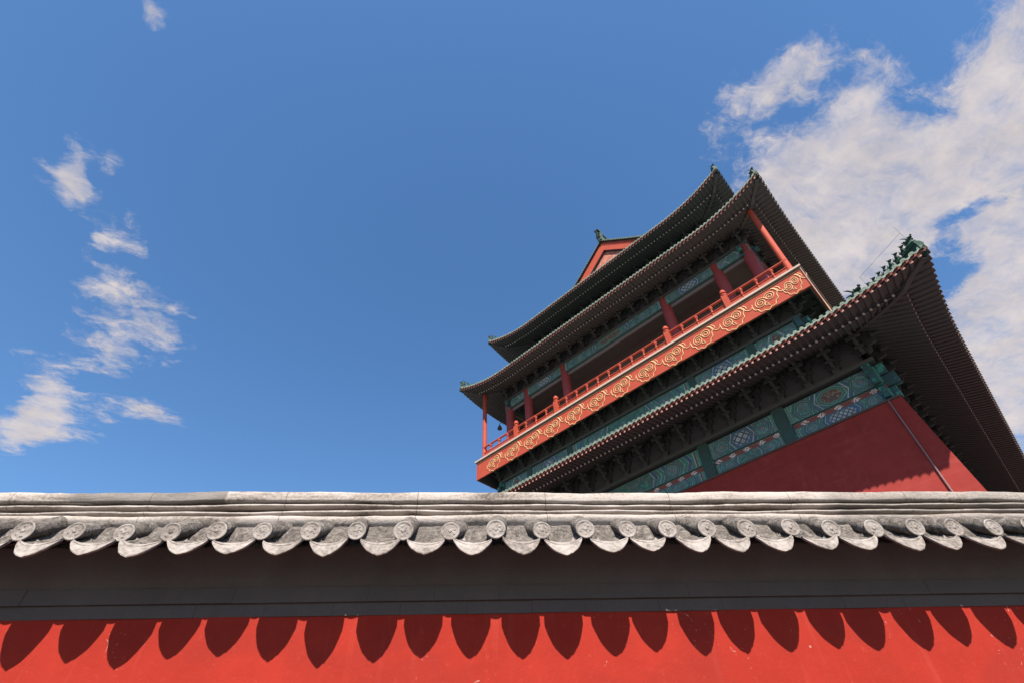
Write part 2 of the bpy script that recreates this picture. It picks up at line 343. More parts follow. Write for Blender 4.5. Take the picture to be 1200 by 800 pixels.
def painted(name, aspect, style, seed):
    """painted beam: uv u in -1..1 along the beam, v in -1..1 up; aspect = half length / half height"""
    def fn(t, b):
        uv = t.node('ShaderNodeUVMap').outputs[0]; u, v, _ = t.sep(uv)
        au = t.m('ABSOLUTE', u); av = t.m('ABSOLUTE', v)
        X = t.m('MULTIPLY', au, aspect)                        # in half heights
        tex = t.comb(t.m('MULTIPLY', u, aspect), v, seed)
        wob = t.m('MULTIPLY', t.m('SUBTRACT', t.noise(tex, 1.6, 3), 0.5), 0.5)
        G = (0.060, 0.36, 0.26); GD = (0.03, 0.17, 0.13); B = (0.050, 0.15, 0.30); BD = (0.03, 0.07, 0.13); W = (0.62, 0.60, 0.55); RD = (0.20, 0.055, 0.05); GO = (0.50, 0.34, 0.15)
        f1 = 0.36 * aspect                                     # half length of the middle field
        # chevron coordinate: bands that point along the beam
        ch = t.m('ADD', X, t.m('MULTIPLY', av, 0.55))
        bands = t.ramp(t.m('FRACT', t.m('DIVIDE', t.m('ADD', t.m('SUBTRACT', ch, f1), 20.0), 1.5)),
                       [(0.0, W), (0.05, G), (0.20, GD), (0.26, G), (0.34, W), (0.38, B), (0.55, BD), (0.62, B), (0.72, W), (0.76, GD), (0.90, G)], 'CONSTANT')
        # rosette of rings
        rc = 0.62 * aspect
        rx = t.m('SUBTRACT', X, rc); rr = t.m('SQRT', t.m('ADD', t.m('MULTIPLY', rx, rx), t.m('MULTIPLY', v, v)))
        ang = t.m('ARCTAN2', v, rx)
        rp = t.m('ADD', rr, t.m('MULTIPLY', t.m('ABSOLUTE', t.m('SINE', t.m('MULTIPLY', ang, 4.0))), 0.10))
        ros = t.ramp(rp, [(0.0, GO), (0.16, RD), (0.24, W), (0.29, B), (0.44, W), (0.48, G), (0.66, W), (0.70, BD), (0.86, W), (0.90, GD)], 'CONSTANT')
        k = t.mix(t.m('LESS_THAN', rr, 1.0), bands, ros)
        # spirals of fine line
        sw = t.node('ShaderNodeTexWave', wave_type='RINGS'); t.put(sw.inputs['Vector'], tex); sw.inputs['Scale'].default_value = 0.9
        sw.inputs['Distortion'].default_value = 9.0; sw.inputs['Detail'].default_value = 2.5; sw.inputs['Detail Scale'].default_value = 1.4
        k = t.mix(t.rng(sw.outputs[1], 0.62, 0.78, 0.0, 0.55), k, GD)
        k = t.mix(t.rng(t.noise(tex, 2.3, 4, 0.65), 0.56, 0.64, 0.0, 0.6), k, B)
        # middle field
        cf = t.m('ADD', X, t.m('MULTIPLY', av, 0.5)); inside = t.m('LESS_THAN', cf, f1)
        d1 = t.m('ABSOLUTE', t.m('SUBTRACT', t.m('FRACT', t.m('ADD', t.m('MULTIPLY', t.m('ADD', t.m('MULTIPLY', u, aspect), v), 1.25), 50.5)), 0.5))
        d2 = t.m('ABSOLUTE', t.m('SUBTRACT', t.m('FRACT', t.m('ADD', t.m('MULTIPLY', t.m('SUBTRACT', t.m('MULTIPLY', u, aspect), v), 1.25), 50.5)), 0.5))
        lat = t.m('MULTIPLY', t.m('GREATER_THAN', d1, 0.13), t.m('GREATER_THAN', d2, 0.13))
        if style == 'lattice':
            core = t.m('MULTIPLY', t.m('LESS_THAN', t.m('ADD', X, t.m('MULTIPLY', av, 0.8)), f1 * 0.80), t.m('LESS_THAN', av, 0.72))
            fld = t.mix(core, B, t.mix(lat, BD, (0.62, 0.60, 0.58)))
        elif style == 'octagon':
            o = t.m('MAXIMUM', t.m('DIVIDE', X, f1), t.m('MAXIMUM', av, t.m('MULTIPLY', t.m('ADD', t.m('DIVIDE', X, f1), av), 0.70)))
            fld = t.ramp(o, [(0.0, (0.16, 0.06, 0.06)), (0.40, RD), (0.60, G), (0.68, GD), (0.76, G), (0.82, W), (0.85, GD), (0.95, B)], 'CONSTANT')
            fld = t.mix(t.m('MULTIPLY', t.rng(t.noise(tex, 3.0, 3, 0.6), 0.54, 0.6), t.m('LESS_THAN', o, 0.58)), fld, GO)
        else:
            fld = t.mix(t.rng(t.noise(tex, 2.0, 3, 0.6), 0.5, 0.56), GD, t.mix(t.rng(sw.outputs[1], 0.4, 0.6), (0.20, 0.20, 0.19), G))
        k = t.mix(inside, k, fld)
        rim = t.m('MULTIPLY', t.m('GREATER_THAN', cf, f1), t.m('LESS_THAN', cf, f1 + 0.12)); k = t.mix(rim, k, W)
        # end boxes and long edge lines
        end = t.ramp(au, [(0.0, (0, 0, 0)), (0.90, G), (0.925, W), (0.935, BD), (0.955, GO), (0.965, G)], 'CONSTANT')
        k = t.mix(t.m('GREATER_THAN', au, 0.90), k, end)
        k = t.mix(t.m('GREATER_THAN', av, 0.93), k, GD)
        fine = t.node('ShaderNodeTexVoronoi', feature='DISTANCE_TO_EDGE'); t.put(fine.inputs['Vector'], tex); fine.inputs['Scale'].default_value = 5.5
        k = t.mix(t.rng(fine.outputs['Distance'], 0.09, 0.04, 0.0, 0.55), k, (0.02, 0.05, 0.05))
        k = t.mix(t.rng(t.noise(tex, 9.0, 4, 0.7), 0.58, 0.66, 0.0, 0.5), k, (0.12, 0.06, 0.055))
        dirt = t.rng(t.noise(tex, 1.1, 5, 0.7), 0.38, 0.72, 0.22, 0.8)
        k = t.mix(dirt, k, (0.12, 0.13, 0.125))
        t.put(b.inputs['Base Color'], k); b.inputs['Roughness'].default_value = 0.75; b.inputs['Specular IOR Level'].default_value = 0.25
    return mat(name, fn)

PAINT = {}
def paint_for(aspect, style):
    key = (round(aspect, 0), style)
    if key not in PAINT: PAINT[key] = painted('painted_beam_' + style, aspect, style, len(PAINT) * 3.7)
    return PAINT[key]

def flower_strip(t, b):
    uv = t.node('ShaderNodeUVMap').outputs[0]; u, v, _ = t.sep(uv)    # u in metres, v -1..1
    cell = t.m('MULTIPLY', t.m('SUBTRACT', t.m('FRACT', t.m('ADD', t.m('DIVIDE', u, 0.64), 100.5)), 0.5), 2.0)
    a = t.m('ABSOLUTE', cell); av = t.m('ABSOLUTE', v)
    r = t.m('ADD', t.m('MULTIPLY', a, 1.9), t.m('MULTIPLY', av, 0.75))
    q = t.m('ADD', r, t.m('MULTIPLY', t.m('SINE', t.m('MULTIPLY', t.m('ARCTAN2', v, t.m('MULTIPLY', cell, 2.2)), 6.0)), 0.16))
    ins = t.m('LESS_THAN', q, 0.92)
    n = t.noise(t.comb(t.m('MULTIPLY', u, 14.0), v, 0.0), 1.4, 3)
    k = t.mix(ins, (0.22, 0.055, 0.045), t.mix(t.rng(n, 0.44, 0.52), (0.28, 0.10, 0.10), (0.68, 0.58, 0.52)))
    k = t.mix(t.m('GREATER_THAN', av, 0.86), k, (0.06, 0.26, 0.19))
    t.put(b.inputs['Base Color'], k); b.inputs['Roughness'].default_value = 0.75
M_FLOWER = mat('red_flower_board', flower_strip)

# ------------------------------------------------------------------ ground
g = MB(); NG = 24; ext = 1500
pts = [-ext, -600, -200, -80, -40, -20, -10, 0, 10, 20, 40, 80, 200, 600, ext]
g.grid([[(x, y, 0) for x in pts] for y in pts]); gr = g.build('ground', M_GROUND); gr['kind'] = 'structure'

# ------------------------------------------------------------------ the drum tower
HX, HY = 11.0, 17.0
TX, TY, TA = 16.96, 34.48, R(-43.238)
tower = empty('drum_tower', (TX, TY, 0), TA, 'red and green Chinese tower with three upturned eaves rising behind the tiled wall', 'tower')

def side(k, s, n, z):
    return ((s, -n, z), (n, s, z), (-s, n, z), (-n, -s, z))[k]
def dims(k): return (HX, HY) if k % 2 == 0 else (HY, HX)     # half length along, half depth out

def sbox(mb, k, s0, s1, o0, o1, z0, z1, mt=0):
    hn = dims(k)[1]
    mb.hexa([side(k, s0, hn + o1, z0), side(k, s1, hn + o1, z0), side(k, s1, hn + o0, z0), side(k, s0, hn + o0, z0),
             side(k, s0, hn + o1, z1), side(k, s1, hn + o1, z1), side(k, s1, hn + o0, z1), side(k, s0, hn + o0, z1)], mt)

def ring_box(mb, oo, oi, z0, z1, mt=0):
    """a mitred frame round the building between offsets oi (inside) and oo (outside)"""
    for k in range(4):
        hs, hn = dims(k)
        mb.hexa([side(k, -hs - oo, hn + oo, z0), side(k, hs + oo, hn + oo, z0), side(k, hs + oi, hn + oi, z0), side(k, -hs - oi, hn + oi, z0),
                 side(k, -hs - oo, hn + oo, z1), side(k, hs + oo, hn + oo, z1), side(k, hs + oi, hn + oi, z1), side(k, -hs - oi, hn + oi, z1)], mt)

def uvbox(name, k, s0, s1, o0, o1, z0, z1, mt, parent, metres=False):
    """a beam along side k whose uv runs along its outer face"""
    mb = MB(); sbox(mb, k, s0, s1, o0, o1, z0, z1)
    o = mb.build(name, mt, parent)
    uv = o.data.uv_layers.new(name='UVMap'); c = (s0 + s1) / 2; h = (s1 - s0) / 2; zc = (z0 + z1) / 2; zh = (z1 - z0) / 2
    for lp in o.data.loops:
        x, y, z = o.data.vertices[lp.vertex_index].co
        s = (x, y, -x, -y)[k]
        uv.data[lp.index].uv = ((s - c) if metres else (s - c) / h, (z - zc) / zh)
    return o

# ---- lower masonry wall with batter
mb = MB(); ot, zt = 0.26, 12.52; ob = ot + 0.082 * zt
mb.hexa([(-HX - ob, -HY - ob, 0), (HX + ob, -HY - ob, 0), (HX + ob, HY + ob, 0), (-HX - ob, HY + ob, 0),
         (-HX - ot, -HY - ot, zt), (HX + ot, -HY - ot, zt), (HX + ot, HY + ot, zt), (-HX - ot, HY + ot, zt)])
lower_wall = mb.build('lower_wall', M_TWALL, tower)
mb = MB(); ring_box(mb, 0.30, -0.3, zt + 0.003, zt + 0.08); mb.build('wall_coping', M_CORNICE, tower)

# ---- beams of the lower storey
def bay_posts(hs, pos): return sorted([-(hs - p) for p in pos] + [(hs - p) for p in pos])
E1 = {0: bay_posts(HX, (0.05, 3.62, 7.04)), 1: [-16.95, -13.4, -7.7, -2.6, 2.6, 7.7, 13.4, 16.95]}
PZ = {0: bay_posts(HX, (1.32, 3.66, 6.9)), 1: [-15.68, -13.3, -8.0, -2.7, 2.7, 8.0, 13.3, 15.68]}
C2 = {0: bay_posts(HX, (1.67, 3.5, 6.97)), 1: [-15.33, -13.5, -8.1, -2.7, 2.7, 8.1, 13.5, 15.33]}
for D in (E1, PZ, C2): D[2] = [-q for q in D[0]][::-1]; D[3] = [-q for q in D[1]][::-1]

def cyc(i, n): return ('lattice', 'octagon', 'cloud')[i % 3]
for k in range(4):
    P = E1[k]; pw = 0.21
    for i, s in enumerate(P):
        mb = MB(); oo = 0.17
        if i in (0, len(P) - 1): continue
        sbox(mb, k, s - pw, s + pw, -0.4, oo, 12.61, 14.25); sbox(mb, k, s - pw - 0.05, s - pw, -0.4, oo - 0.03, 12.61, 14.2, 1); sbox(mb, k, s + pw, s + pw + 0.05, -0.4, oo - 0.03, 12.61, 14.2, 1)
        mb.build('beam_post', [M_POSTPAINT, M_BEAMGREEN], tower)
    for i in range(len(P) - 1):
        a, b_ = P[i] + pw + 0.055, P[i + 1] - pw - 0.055
        if i == 0: a = -dims(k)[0] - (0.1 if k % 2 == 0 else -0.12)
        if i == len(P) - 2: b_ = dims(k)[0] + (0.1 if k % 2 == 0 else -0.12)
        L = b_ - a; up_style = ('octagon', 'lattice', 'cloud')[min(i, len(P) - 2 - i) % 3]; lo_style = ('lattice', 'cloud', 'octagon')[min(i, len(P) - 2 - i) % 3]
        uvbox('lower_beam', k, a, b_, -0.35, 0.10, 12.612, 13.10, paint_for(L / 0.49, lo_style), tower)
        uvbox('flower_board', k, a, b_, -0.35, 0.05, 13.103, 13.33, M_FLOWER, tower, True)
        uvbox('upper_beam', k, a, b_, -0.35, 0.13, 13.333, 14.14, paint_for(L / 0.80, up_style), tower)
mb = MB(); ring_box(mb, 0.26, -0.5, 14.253, 14.42); mb.build('plate_beam', M_BRACKET, tower)
# crossing beam ends at the corners
def corner_ends(oc, z0, z1, proj, wd, name):
    for sx in (-1, 1):
        for sy in (-1, 1):
            mb = MB()
            cx, cy = sx * (HX + oc), sy * (HY + oc)
            def arm(x0, x1, y0, y1, a, b_): mb.box(min(x0, x1), min(y0, y1), a, max(x0, x1), max(y0, y1), b_)
            zz = (z1 - z0) / 3
            for j, (pj, w_) in enumerate(((0.5, 0.7), (0.9, 0.8), (0.6, 0.9))):
                a, b_ = z0 + j * zz + 0.02, z0 + (j + 1) * zz - 0.02
                arm(cx - sx * wd * w_, cx + sx * proj * pj, cy - sy * wd * w_, cy - sy * 0.02, a, b_)
                arm(cx - sx * wd * w_, cx - sx * 0.02, cy - sy * 0.0, cy + sy * proj * pj, a + 0.004, b_ - 0.004)
            mb.build(name, M_BEAMGREEN, tower, bevel=0.03)
corner_ends(0.06, 12.64, 14.2, 0.55, 0.34, 'corner_beam_end')

# ---- brackets (dougong)
def bracket_mesh(wd, h, reach):
    mb = MB(); t = h / 4
    mb.box(-0.13, -0.13, 0, 0.13, 0.13, t * 0.8)
    for j in range(3):
        z0 = t * (0.8 + j); z1 = z0 + t * 0.62
        hw = wd * (0.42 + 0.29 * j)
        mb.box(-hw, -0.07, z0, hw, 0.07, z1)
        for s in (-1, 0, 1): mb.box(s * (hw - 0.07) - 0.085, -0.09, z1 + 0.002, s * (hw - 0.07) + 0.085, 0.09, z1 + t * 0.36)
        out = reach * (j + 1) / 3
        mb.hexa([(-0.06, -out, z0 + 0.05), (0.06, -out, z0 + 0.05), (0.06, 0.1, z0 - 0.03), (-0.06, 0.1, z0 - 0.03),
                 (-0.06, -out - 0.06, z1 + 0.03), (0.06, -out - 0.06, z1 + 0.03), (0.06, 0.1, z1 + 0.03), (-0.06, 0.1, z1 + 0.03)])
        mb.box(-hw * 0.8, -out - 0.05, z1 + 0.034, hw * 0.8, -out + 0.05, z1 + t * 0.5)
    return mb.mesh('bracket', M_BRACKET)
bcount = 0
rest_br = MB()
def brackets(oc, z, h, reach, pitch, sides_ind):
    global bcount
    me = bracket_mesh(pitch * 0.42, h, reach)
    for k in range(4):
        hs, hn = dims(k); n = int(round(2 * (hs + oc) / pitch))
        for i in range(n + 1):
            s = -(hs + oc) + 2 * (hs + oc) * i / n
            loc = side(k, s, hn + oc, z)
            if k in sides_ind and bcount < 100:
                o = bpy.data.objects.new('bracket', me); COL.objects.link(o); o.parent = tower; o.location = loc; o.rotation_euler = (0, 0, k * math.pi / 2); bcount += 1
            else:
                mt = Matrix.Translation(loc) @ Matrix.Rotation(k * math.pi / 2, 4, 'Z')
                rest_br.add([mt @ v.co for v in me.vertices], [tuple(p.vertices) for p in me.polygons])
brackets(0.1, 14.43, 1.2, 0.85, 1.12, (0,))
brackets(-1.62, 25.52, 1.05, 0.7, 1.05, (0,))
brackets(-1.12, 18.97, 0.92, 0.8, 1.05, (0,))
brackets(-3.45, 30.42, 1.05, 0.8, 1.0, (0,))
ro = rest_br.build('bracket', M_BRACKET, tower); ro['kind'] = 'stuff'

# ---- eaves
class Eave:
    def __init__(s, o_e, z_e, o_r, o_in, rise, flare, prof, reach=4.5):
        s.o_e, s.z_e, s.o_r, s.o_in, s.rise, s.flare, s.prof, s.reach = o_e, z_e, o_r, o_in, rise, flare, prof, reach
        s.hx, s.hy = HX + o_e, HY + o_e
    def g(s, c): return max(0.0, min(1.0, 1 - c / s.reach)) ** 2.2 if c > 0 else 1.0
    def warp(s, p):
        x, y, z = p
        gg = s.g(s.hx - abs(x)) * s.g(s.hy - abs(y))
        return (x + math.copysign(s.flare * gg, x), y + math.copysign(s.flare * gg, y), z + s.rise * gg)
    def zf(s, o): return s.z_e - 0.20 + 0.24 * (s.o_e - o)
    def zr(s, o): return s.zf(s.o_r) - 0.135 + 0.5 * (s.o_r - o)
    def zt(s, o):
        d = s.o_e - o; P = s.prof
        for (d0, z0), (d1, z1) in zip(P, P[1:]):
            if d <= d1 or (d1, z1) == P[-1]: return s.z_e + z0 + (z1 - z0) * (d - d0) / (d1 - d0)
LOWER = Eave(2.93, 14.90, 2.08, 0.0, 0.32, 0.40, [(0, 0), (1.5, 0.74), (4.2, 2.1)])
MIDDLE = Eave(0.85, 25.98, 0.05, -1.7, 1.0, 0.16, [(0, 0), (1.2, 0.42), (4.45, 2.1)])
TOP = Eave(-0.65, 30.84, -1.45, -3.5, 1.05, 0.14, [(0, 0), (1.6, 0.7), (3.8, 2.15), (7.28, 4.9), (10.35, 7.75)])

rest_raf = MB(); rest_fly = MB()
def rafter_shapes(E, k, s, mr, mf):
    """add the round rafter and the flying rafter at position s of side k; returns which were built"""
    hs, hn = dims(k); w_ = E.warp; hip = abs(s) - hs
    a = max(E.o_in, hip + 0.05); ok_r = E.o_r - a > 0.12
    if ok_r: mr.tube([w_(side(k, s, hn + E.o_r, E.zr(E.o_r))), w_(side(k, s, hn + (E.o_r + a) / 2, E.zr((E.o_r + a) / 2))), w_(side(k, s, hn + a, E.zr(a)))], 0.058, 8, 0, True, None)
    if ok_r:   # pale painted end
        c = Vector(w_(side(k, s, hn + E.o_r, E.zr(E.o_r)))); c2 = Vector(w_(side(k, s, hn + E.o_r + 0.012, E.zr(E.o_r + 0.012))))
        mr.tube([c + (c2 - c) * 0.3, c2], 0.047, 8, 1)
    a = max(E.o_r - 0.25, hip + 0.05); b_ = E.o_e - 0.03; h = 0.052
    ok_f = b_ - a > 0.12
    if ok_f:
        def q(ds, o, dz): return w_(side(k, s + ds, hn + o, E.zf(o) + dz))
        mf.hexa([q(-h, b_, -h), q(h, b_, -h), q(h, a, -h), q(-h, a, -h), q(-h, b_, h), q(h, b_, h), q(h, a, h), q(-h, a, h)])
        e = b_ + 0.006; hh = h * 0.93
        mf.hexa([q(-hh, e, -hh), q(hh, e, -hh), q(hh, b_ - 0.02, -hh), q(-hh, b_ - 0.02, -hh), q(-hh, e, hh), q(hh, e, hh), q(hh, b_ - 0.02, hh), q(-hh, b_ - 0.02, hh)], 1)
    return ok_r, ok_f

PITCH_T = 0.24
def roof(E, name, top_d, tilepitch=PITCH_T, gable_d=None):
    """returns the roof object: boards and tiles; children are added later"""
    w_ = E.warp; mb = MB()
    o_top = E.o_e - top_d
    offs_top = [E.o_e - top_d * i / 8 for i in range(9)]
    for k in range(4):
        hs, hn = dims(k); NS = 72
        def row(o, zf_, ext=0.0): return [w_(side(k, (-1 + 2 * i / NS) * (hs + o + ext), hn + o, zf_(o))) for i in range(NS + 1)]
        mb.grid([row(o, lambda q: E.zt(q) + 0.0) for o in offs_top], 1)                         # tile bed
        lo = [E.o_e - 0.02, (E.o_e + E.o_r) / 2, E.o_r - 0.3]
        mb.grid([row(o, lambda q: E.zf(q) + 0.004) for o in lo], 0)                              # boards over flying rafters
        lo = [E.o_r + 0.02, (E.o_r + E.o_in) / 2, E.o_in - 0.05]
        mb.grid([row(o, lambda q: E.zr(q) + 0.006) for o in lo], 0)                               # boards over round rafters
        # the red strip along the edge under the tiles and the board that closes the round rafters
        mb.grid([row(E.o_e - 0.02, lambda q: E.zf(q) + 0.05), row(E.o_e - 0.02, lambda q: E.zt(q) + 0.005)], 2)
        mb.grid([row(E.o_r + 0.02, lambda q: E.zr(q) + 0.05), row(E.o_r + 0.02, lambda q: E.zf(q) + 0.06)], 0)
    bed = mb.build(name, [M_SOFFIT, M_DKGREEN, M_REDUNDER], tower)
    # tiles: one mesh, surface pattern of the roof
    mb = MB()
    for k in range(4):
        hs, hn = dims(k); n = int(2 * (hs + E.o_e - 0.1) / tilepitch); ro_ = 0.072
        for i in range(n + 1):
            s = (i - n / 2) * tilepitch; hip = abs(s) - hs
            a = max(o_top, hip)
            if gable_d is not None and k % 2 == 1 and abs(s) <= hs + E.o_e - gable_d: a = E.o_e - E.prof[-1][0] + 0.1
            b_ = E.o_e + 0.03
            if b_ - a < 0.15: continue
            L = b_ - a; seg = max(1, min(7, int(L / 0.7)))
            rings = []
            for j in range(seg + 1):
                o = b_ - L * j / seg; zc = E.zt(min(o, E.o_e)) + 0.03 - (0.012 if j == 0 else 0)
                rings.append([w_(side(k, s - ro_ * math.cos(math.pi * q / 5), hn + o, zc + ro_ * math.sin(math.pi * q / 5))) for q in range(6)])
            mb.grid(rings, 0)
            zc = E.zt(E.o_e) + 0.018
            disc = [side(k, s + 0.078 * math.cos(2 * math.pi * q / 10), hn + E.o_e + 0.036, zc + 0.078 * math.sin(2 * math.pi * q / 10)) for q in range(10)]
            disc2 = [side(k, s + 0.078 * math.cos(2 * math.pi * q / 10), hn + E.o_e + 0.010, zc + 0.078 * math.sin(2 * math.pi * q / 10)) for q in range(10)]
            dv = [w_(q) for q in disc] + [w_(q) for q in disc2]
            mb.add(dv, [tuple(range(10)), tuple(range(19, 9, -1))] + [(q, (q + 1) % 10, 10 + (q + 1) % 10, 10 + q) for q in range(10)], 1)
            # the drip tile to the right of this round tile
            s2 = s + tilepitch / 2
            if i < n:
                zt_ = E.zt(E.o_e) - 0.005
                out = [(-0.095, 0.0), (-0.05, -0.012), (0.05, -0.012), (0.095, 0.0), (0.075, -0.06), (0.0, -0.125), (-0.075, -0.06)]
                mb.extrude(out, lambda p, q, t_: w_(side(k, s2 + p, hn + E.o_e + 0.02 + t_ - 0.25 * q, zt_ + q)), 0.0, 0.02, 1)
    return bed, mb.build('eave_tiles', [M_GREEN, M_GREENL], bed)

lower_roof, _ = roof(LOWER, 'lower_roof', 4.1)
middle_roof, _ = roof(MIDDLE, 'middle_roof', 4.4)
top_roof, top_tiles = roof(TOP, 'top_roof', 3.8, gable_d=3.8)

def rafters(E, parent, individual):
    for k in range(4):
        hs, hn = dims(k); n = int(2 * (hs + E.o_e - 0.15) / 0.24)
        order = sorted(range(n + 1), key=lambda i: -i)
        made_r = made_f = 0
        for i in order:
            s = (i - n / 2) * 0.24
            if individual and k == 0:
                mr, mf = MB(), MB(); r_, f_ = rafter_shapes(E, k, s, mr, mf)
                if r_:
                    if made_r < 100: mr.build('rafter', [M_RAFTER, M_DOT], parent); made_r += 1
                    else: rest_raf.add(mr.v, mr.f); rest_raf.mi[-len(mr.mi):] = mr.mi
                if f_:
                    if made_f < 100: mf.build('flying_rafter', [M_RAFTER, M_FLYEND], parent); made_f += 1
                    else: rest_fly.add(mf.v, mf.f); rest_fly.mi[-len(mf.mi):] = mf.mi
            else: rafter_shapes(E, k, s, rest_raf, rest_fly)
rafters(LOWER, lower_roof, True); rafters(MIDDLE, middle_roof, False); rafters(TOP, top_roof, False)
o = rest_raf.build('rafter', [M_RAFTER, M_DOT], tower); o['kind'] = 'stuff'
o = rest_fly.build('flying_rafter', [M_RAFTER, M_FLYEND], tower); o['kind'] = 'stuff'

# hip rafters under the corners, hip ridges and ridge figures above them
def beast(h):
    """a squat seated roof beast of height h facing +x"""
    mb = MB(); f = h
    mb.box(-0.30 * f, -0.16 * f, -0.12 * f, 0.30 * f, 0.16 * f, 0.06 * f)
    mb.ball((-0.12 * f, 0, 0.24 * f), (0.22 * f, 0.17 * f, 0.22 * f)); mb.ball((0.02 * f, 0, 0.42 * f), (0.16 * f, 0.14 * f, 0.28 * f))
    mb.ball((0.12 * f, 0, 0.74 * f), (0.16 * f, 0.13 * f, 0.15 * f)); mb.ball((0.27 * f, 0, 0.70 * f), (0.12 * f, 0.08 * f, 0.08 * f))
    for s in (-1, 1):
        mb.tube([(0.14 * f, s * 0.08 * f, 0.45 * f), (0.20 * f, s * 0.10 * f, 0.06 * f)], [0.07 * f, 0.055 * f], 6)
        mb.tube([(0.05 * f, s * 0.07 * f, 0.84 * f), (-0.02 * f, s * 0.10 * f, 1.02 * f)], [0.05 * f, 0.012 * f], 5)
    mb.tube([(-0.30 * f, 0, 0.18 * f), (-0.40 * f, 0, 0.45 * f), (-0.30 * f, 0, 0.70 * f)], [0.06 * f, 0.08 * f, 0.02 * f], 6)
    return mb.mesh('ridge_figure', M_DKGREEN, True)
def ridge_beast(h):
    mb = MB(); f = h
    mb.box(-0.45 * f, -0.2 * f, -0.2 * f, 0.4 * f, 0.2 * f, 0.12 * f)
    mb.ball((0, 0, 0.36 * f), (0.36 * f, 0.2 * f, 0.30 * f)); mb.ball((0.34 * f, 0, 0.52 * f), (0.22 * f, 0.16 * f, 0.12 * f)); mb.ball((0.30 * f, 0, 0.26 * f), (0.20 * f, 0.15 * f, 0.08 * f))
    mb.ball((0.56 * f, 0, 0.62 * f), (0.07 * f, 0.1 * f, 0.08 * f))
    for s in (-1, 1):
        mb.tube([(0.12 * f, s * 0.12 * f, 0.6 * f), (-0.02 * f, s * 0.2 * f, 0.86 * f), (-0.2 * f, s * 0.26 * f, 1.05 * f)], [0.06 * f, 0.05 * f, 0.01 * f], 6)
        mb.ball((0.28 * f, s * 0.15 * f, 0.6 * f), 0.055 * f, 6)
    for a in range(4):
        mb.tube([(-0.28 * f, 0, (0.2 + 0.17 * a) * f), (-0.5 * f - 0.03 * a * f, 0, (0.34 + 0.2 * a) * f)], [0.1 * f, 0.015 * f], 5)
    return mb.mesh('ridge_beast', M_DKGREEN, True)
FIG = beast(0.40); BIG = ridge_beast(0.72); HEAD = ridge_beast(0.40)
def hips(E, roof_o, t_end, fig_corners, nfig, big_at, head=0.55):
    for sx, sy in ((1, -1), (-1, -1), (1, 1), (-1, 1)):
        def at(t, dz=0.0):
            o = E.o_e - t; p = E.warp((sx * (HX + o), sy * (HY + o), E.zt(o) + dz)); return Vector(p)
        along = Vector((sx, sy, 0)).normalized(); lat = Vector((-sy, sx, 0)).normalized()
        ts = [0.04 + (t_end - 0.04) * (i / 16) ** 1.3 for i in range(17)]
        mb = MB(); rows = []
        for t in ts:
            c = at(t); h = 0.34 if t < big_at else 0.52
            wd = 0.13
            rows.append([c + lat * a + Vector((0, 0, z)) for a, z in ((-wd, -0.05), (-wd, h * 0.55), (-wd * 1.25, h * 0.62), (-wd * 1.25, h * 0.75), (-wd * 0.6, h), (wd * 0.6, h), (wd * 1.25, h * 0.75), (wd * 1.25, h * 0.62), (wd, h * 0.55), (wd, -0.05))])
        mb.grid(rows); n = len(rows[0]); mb.add(rows[0], [tuple(range(n))]); mb.add(rows[-1], [tuple(range(n))])
        mb.build('hip_ridge', M_DKGREEN, roof_o)
        # hip rafter below, with a beast head on its end
        mb = MB(); rows = []
        for i in range(13):
            t = 0.16 + (E.o_e - E.o_in - 0.16) * i / 12; o = E.o_e - t
            z = (E.zf(o) if o > E.o_r else max(E.zr(o), E.zf(o) - 0.1))
            c = Vector(E.warp((sx * (HX + o), sy * (HY + o), z)))
            rows.append([c + lat * a + Vector((0, 0, dz)) for a, dz in ((-0.09, 0.06), (-0.09, -0.11), (0.09, -0.11), (0.09, 0.06))])
        mb.grid(rows); mb.add(rows[0], [(0, 1, 2, 3)]); mb.build('hip_rafter', M_RAFTER, roof_o)
        yaw = math.atan2(along.y, along.x)
        mb = MB(); c = at(0.16, -0.16)
        mb.ball(c + along * 0.06, (0.13, 0.13, 0.15), 10); mb.ball(c + along * 0.18 + Vector((0, 0, 0.06)), (0.09, 0.09, 0.07), 8); mb.ball(c + along * 0.16 + Vector((0, 0, -0.06)), (0.08, 0.08, 0.05), 8)
        mb.tube([c + along * 0.16 + Vector((0, 0, 0.1)), c + along * 0.2 + Vector((0, 0, 0.22))], [0.04, 0.01], 6)
        mb.build('rafter_beast_head', M_DKGREEN, roof_o, True)
        if (sx, sy) in fig_corners:
            dt = (big_at - 0.25) / (nfig + 0.5)
            for i in range(nfig):
                o = bpy.data.objects.new('ridge_figure', HEAD if i == 0 else FIG); COL.objects.link(o); o.parent = roof_o
                o.location = at(0.16 + dt * i * 1.0, 0.34 + (0.09 if i == 0 else 0.05)); o.rotation_euler = (0, 0, yaw)
            o = bpy.data.objects.new('ridge_beast', BIG); COL.objects.link(o); o.parent = roof_o
            o.location = at(big_at + 0.1, 0.40); o.rotation_euler = (0, 0, yaw)
hips(LOWER, lower_roof, 4.0, ((1, -1), (-1, -1)), 8, 1.85)
hips(MIDDLE, middle_roof, 4.3, ((1, -1), (-1, -1)), 5, 1.7)
hips(TOP, top_roof, 3.6, ((1, -1), (-1, -1)), 5, 1.7)

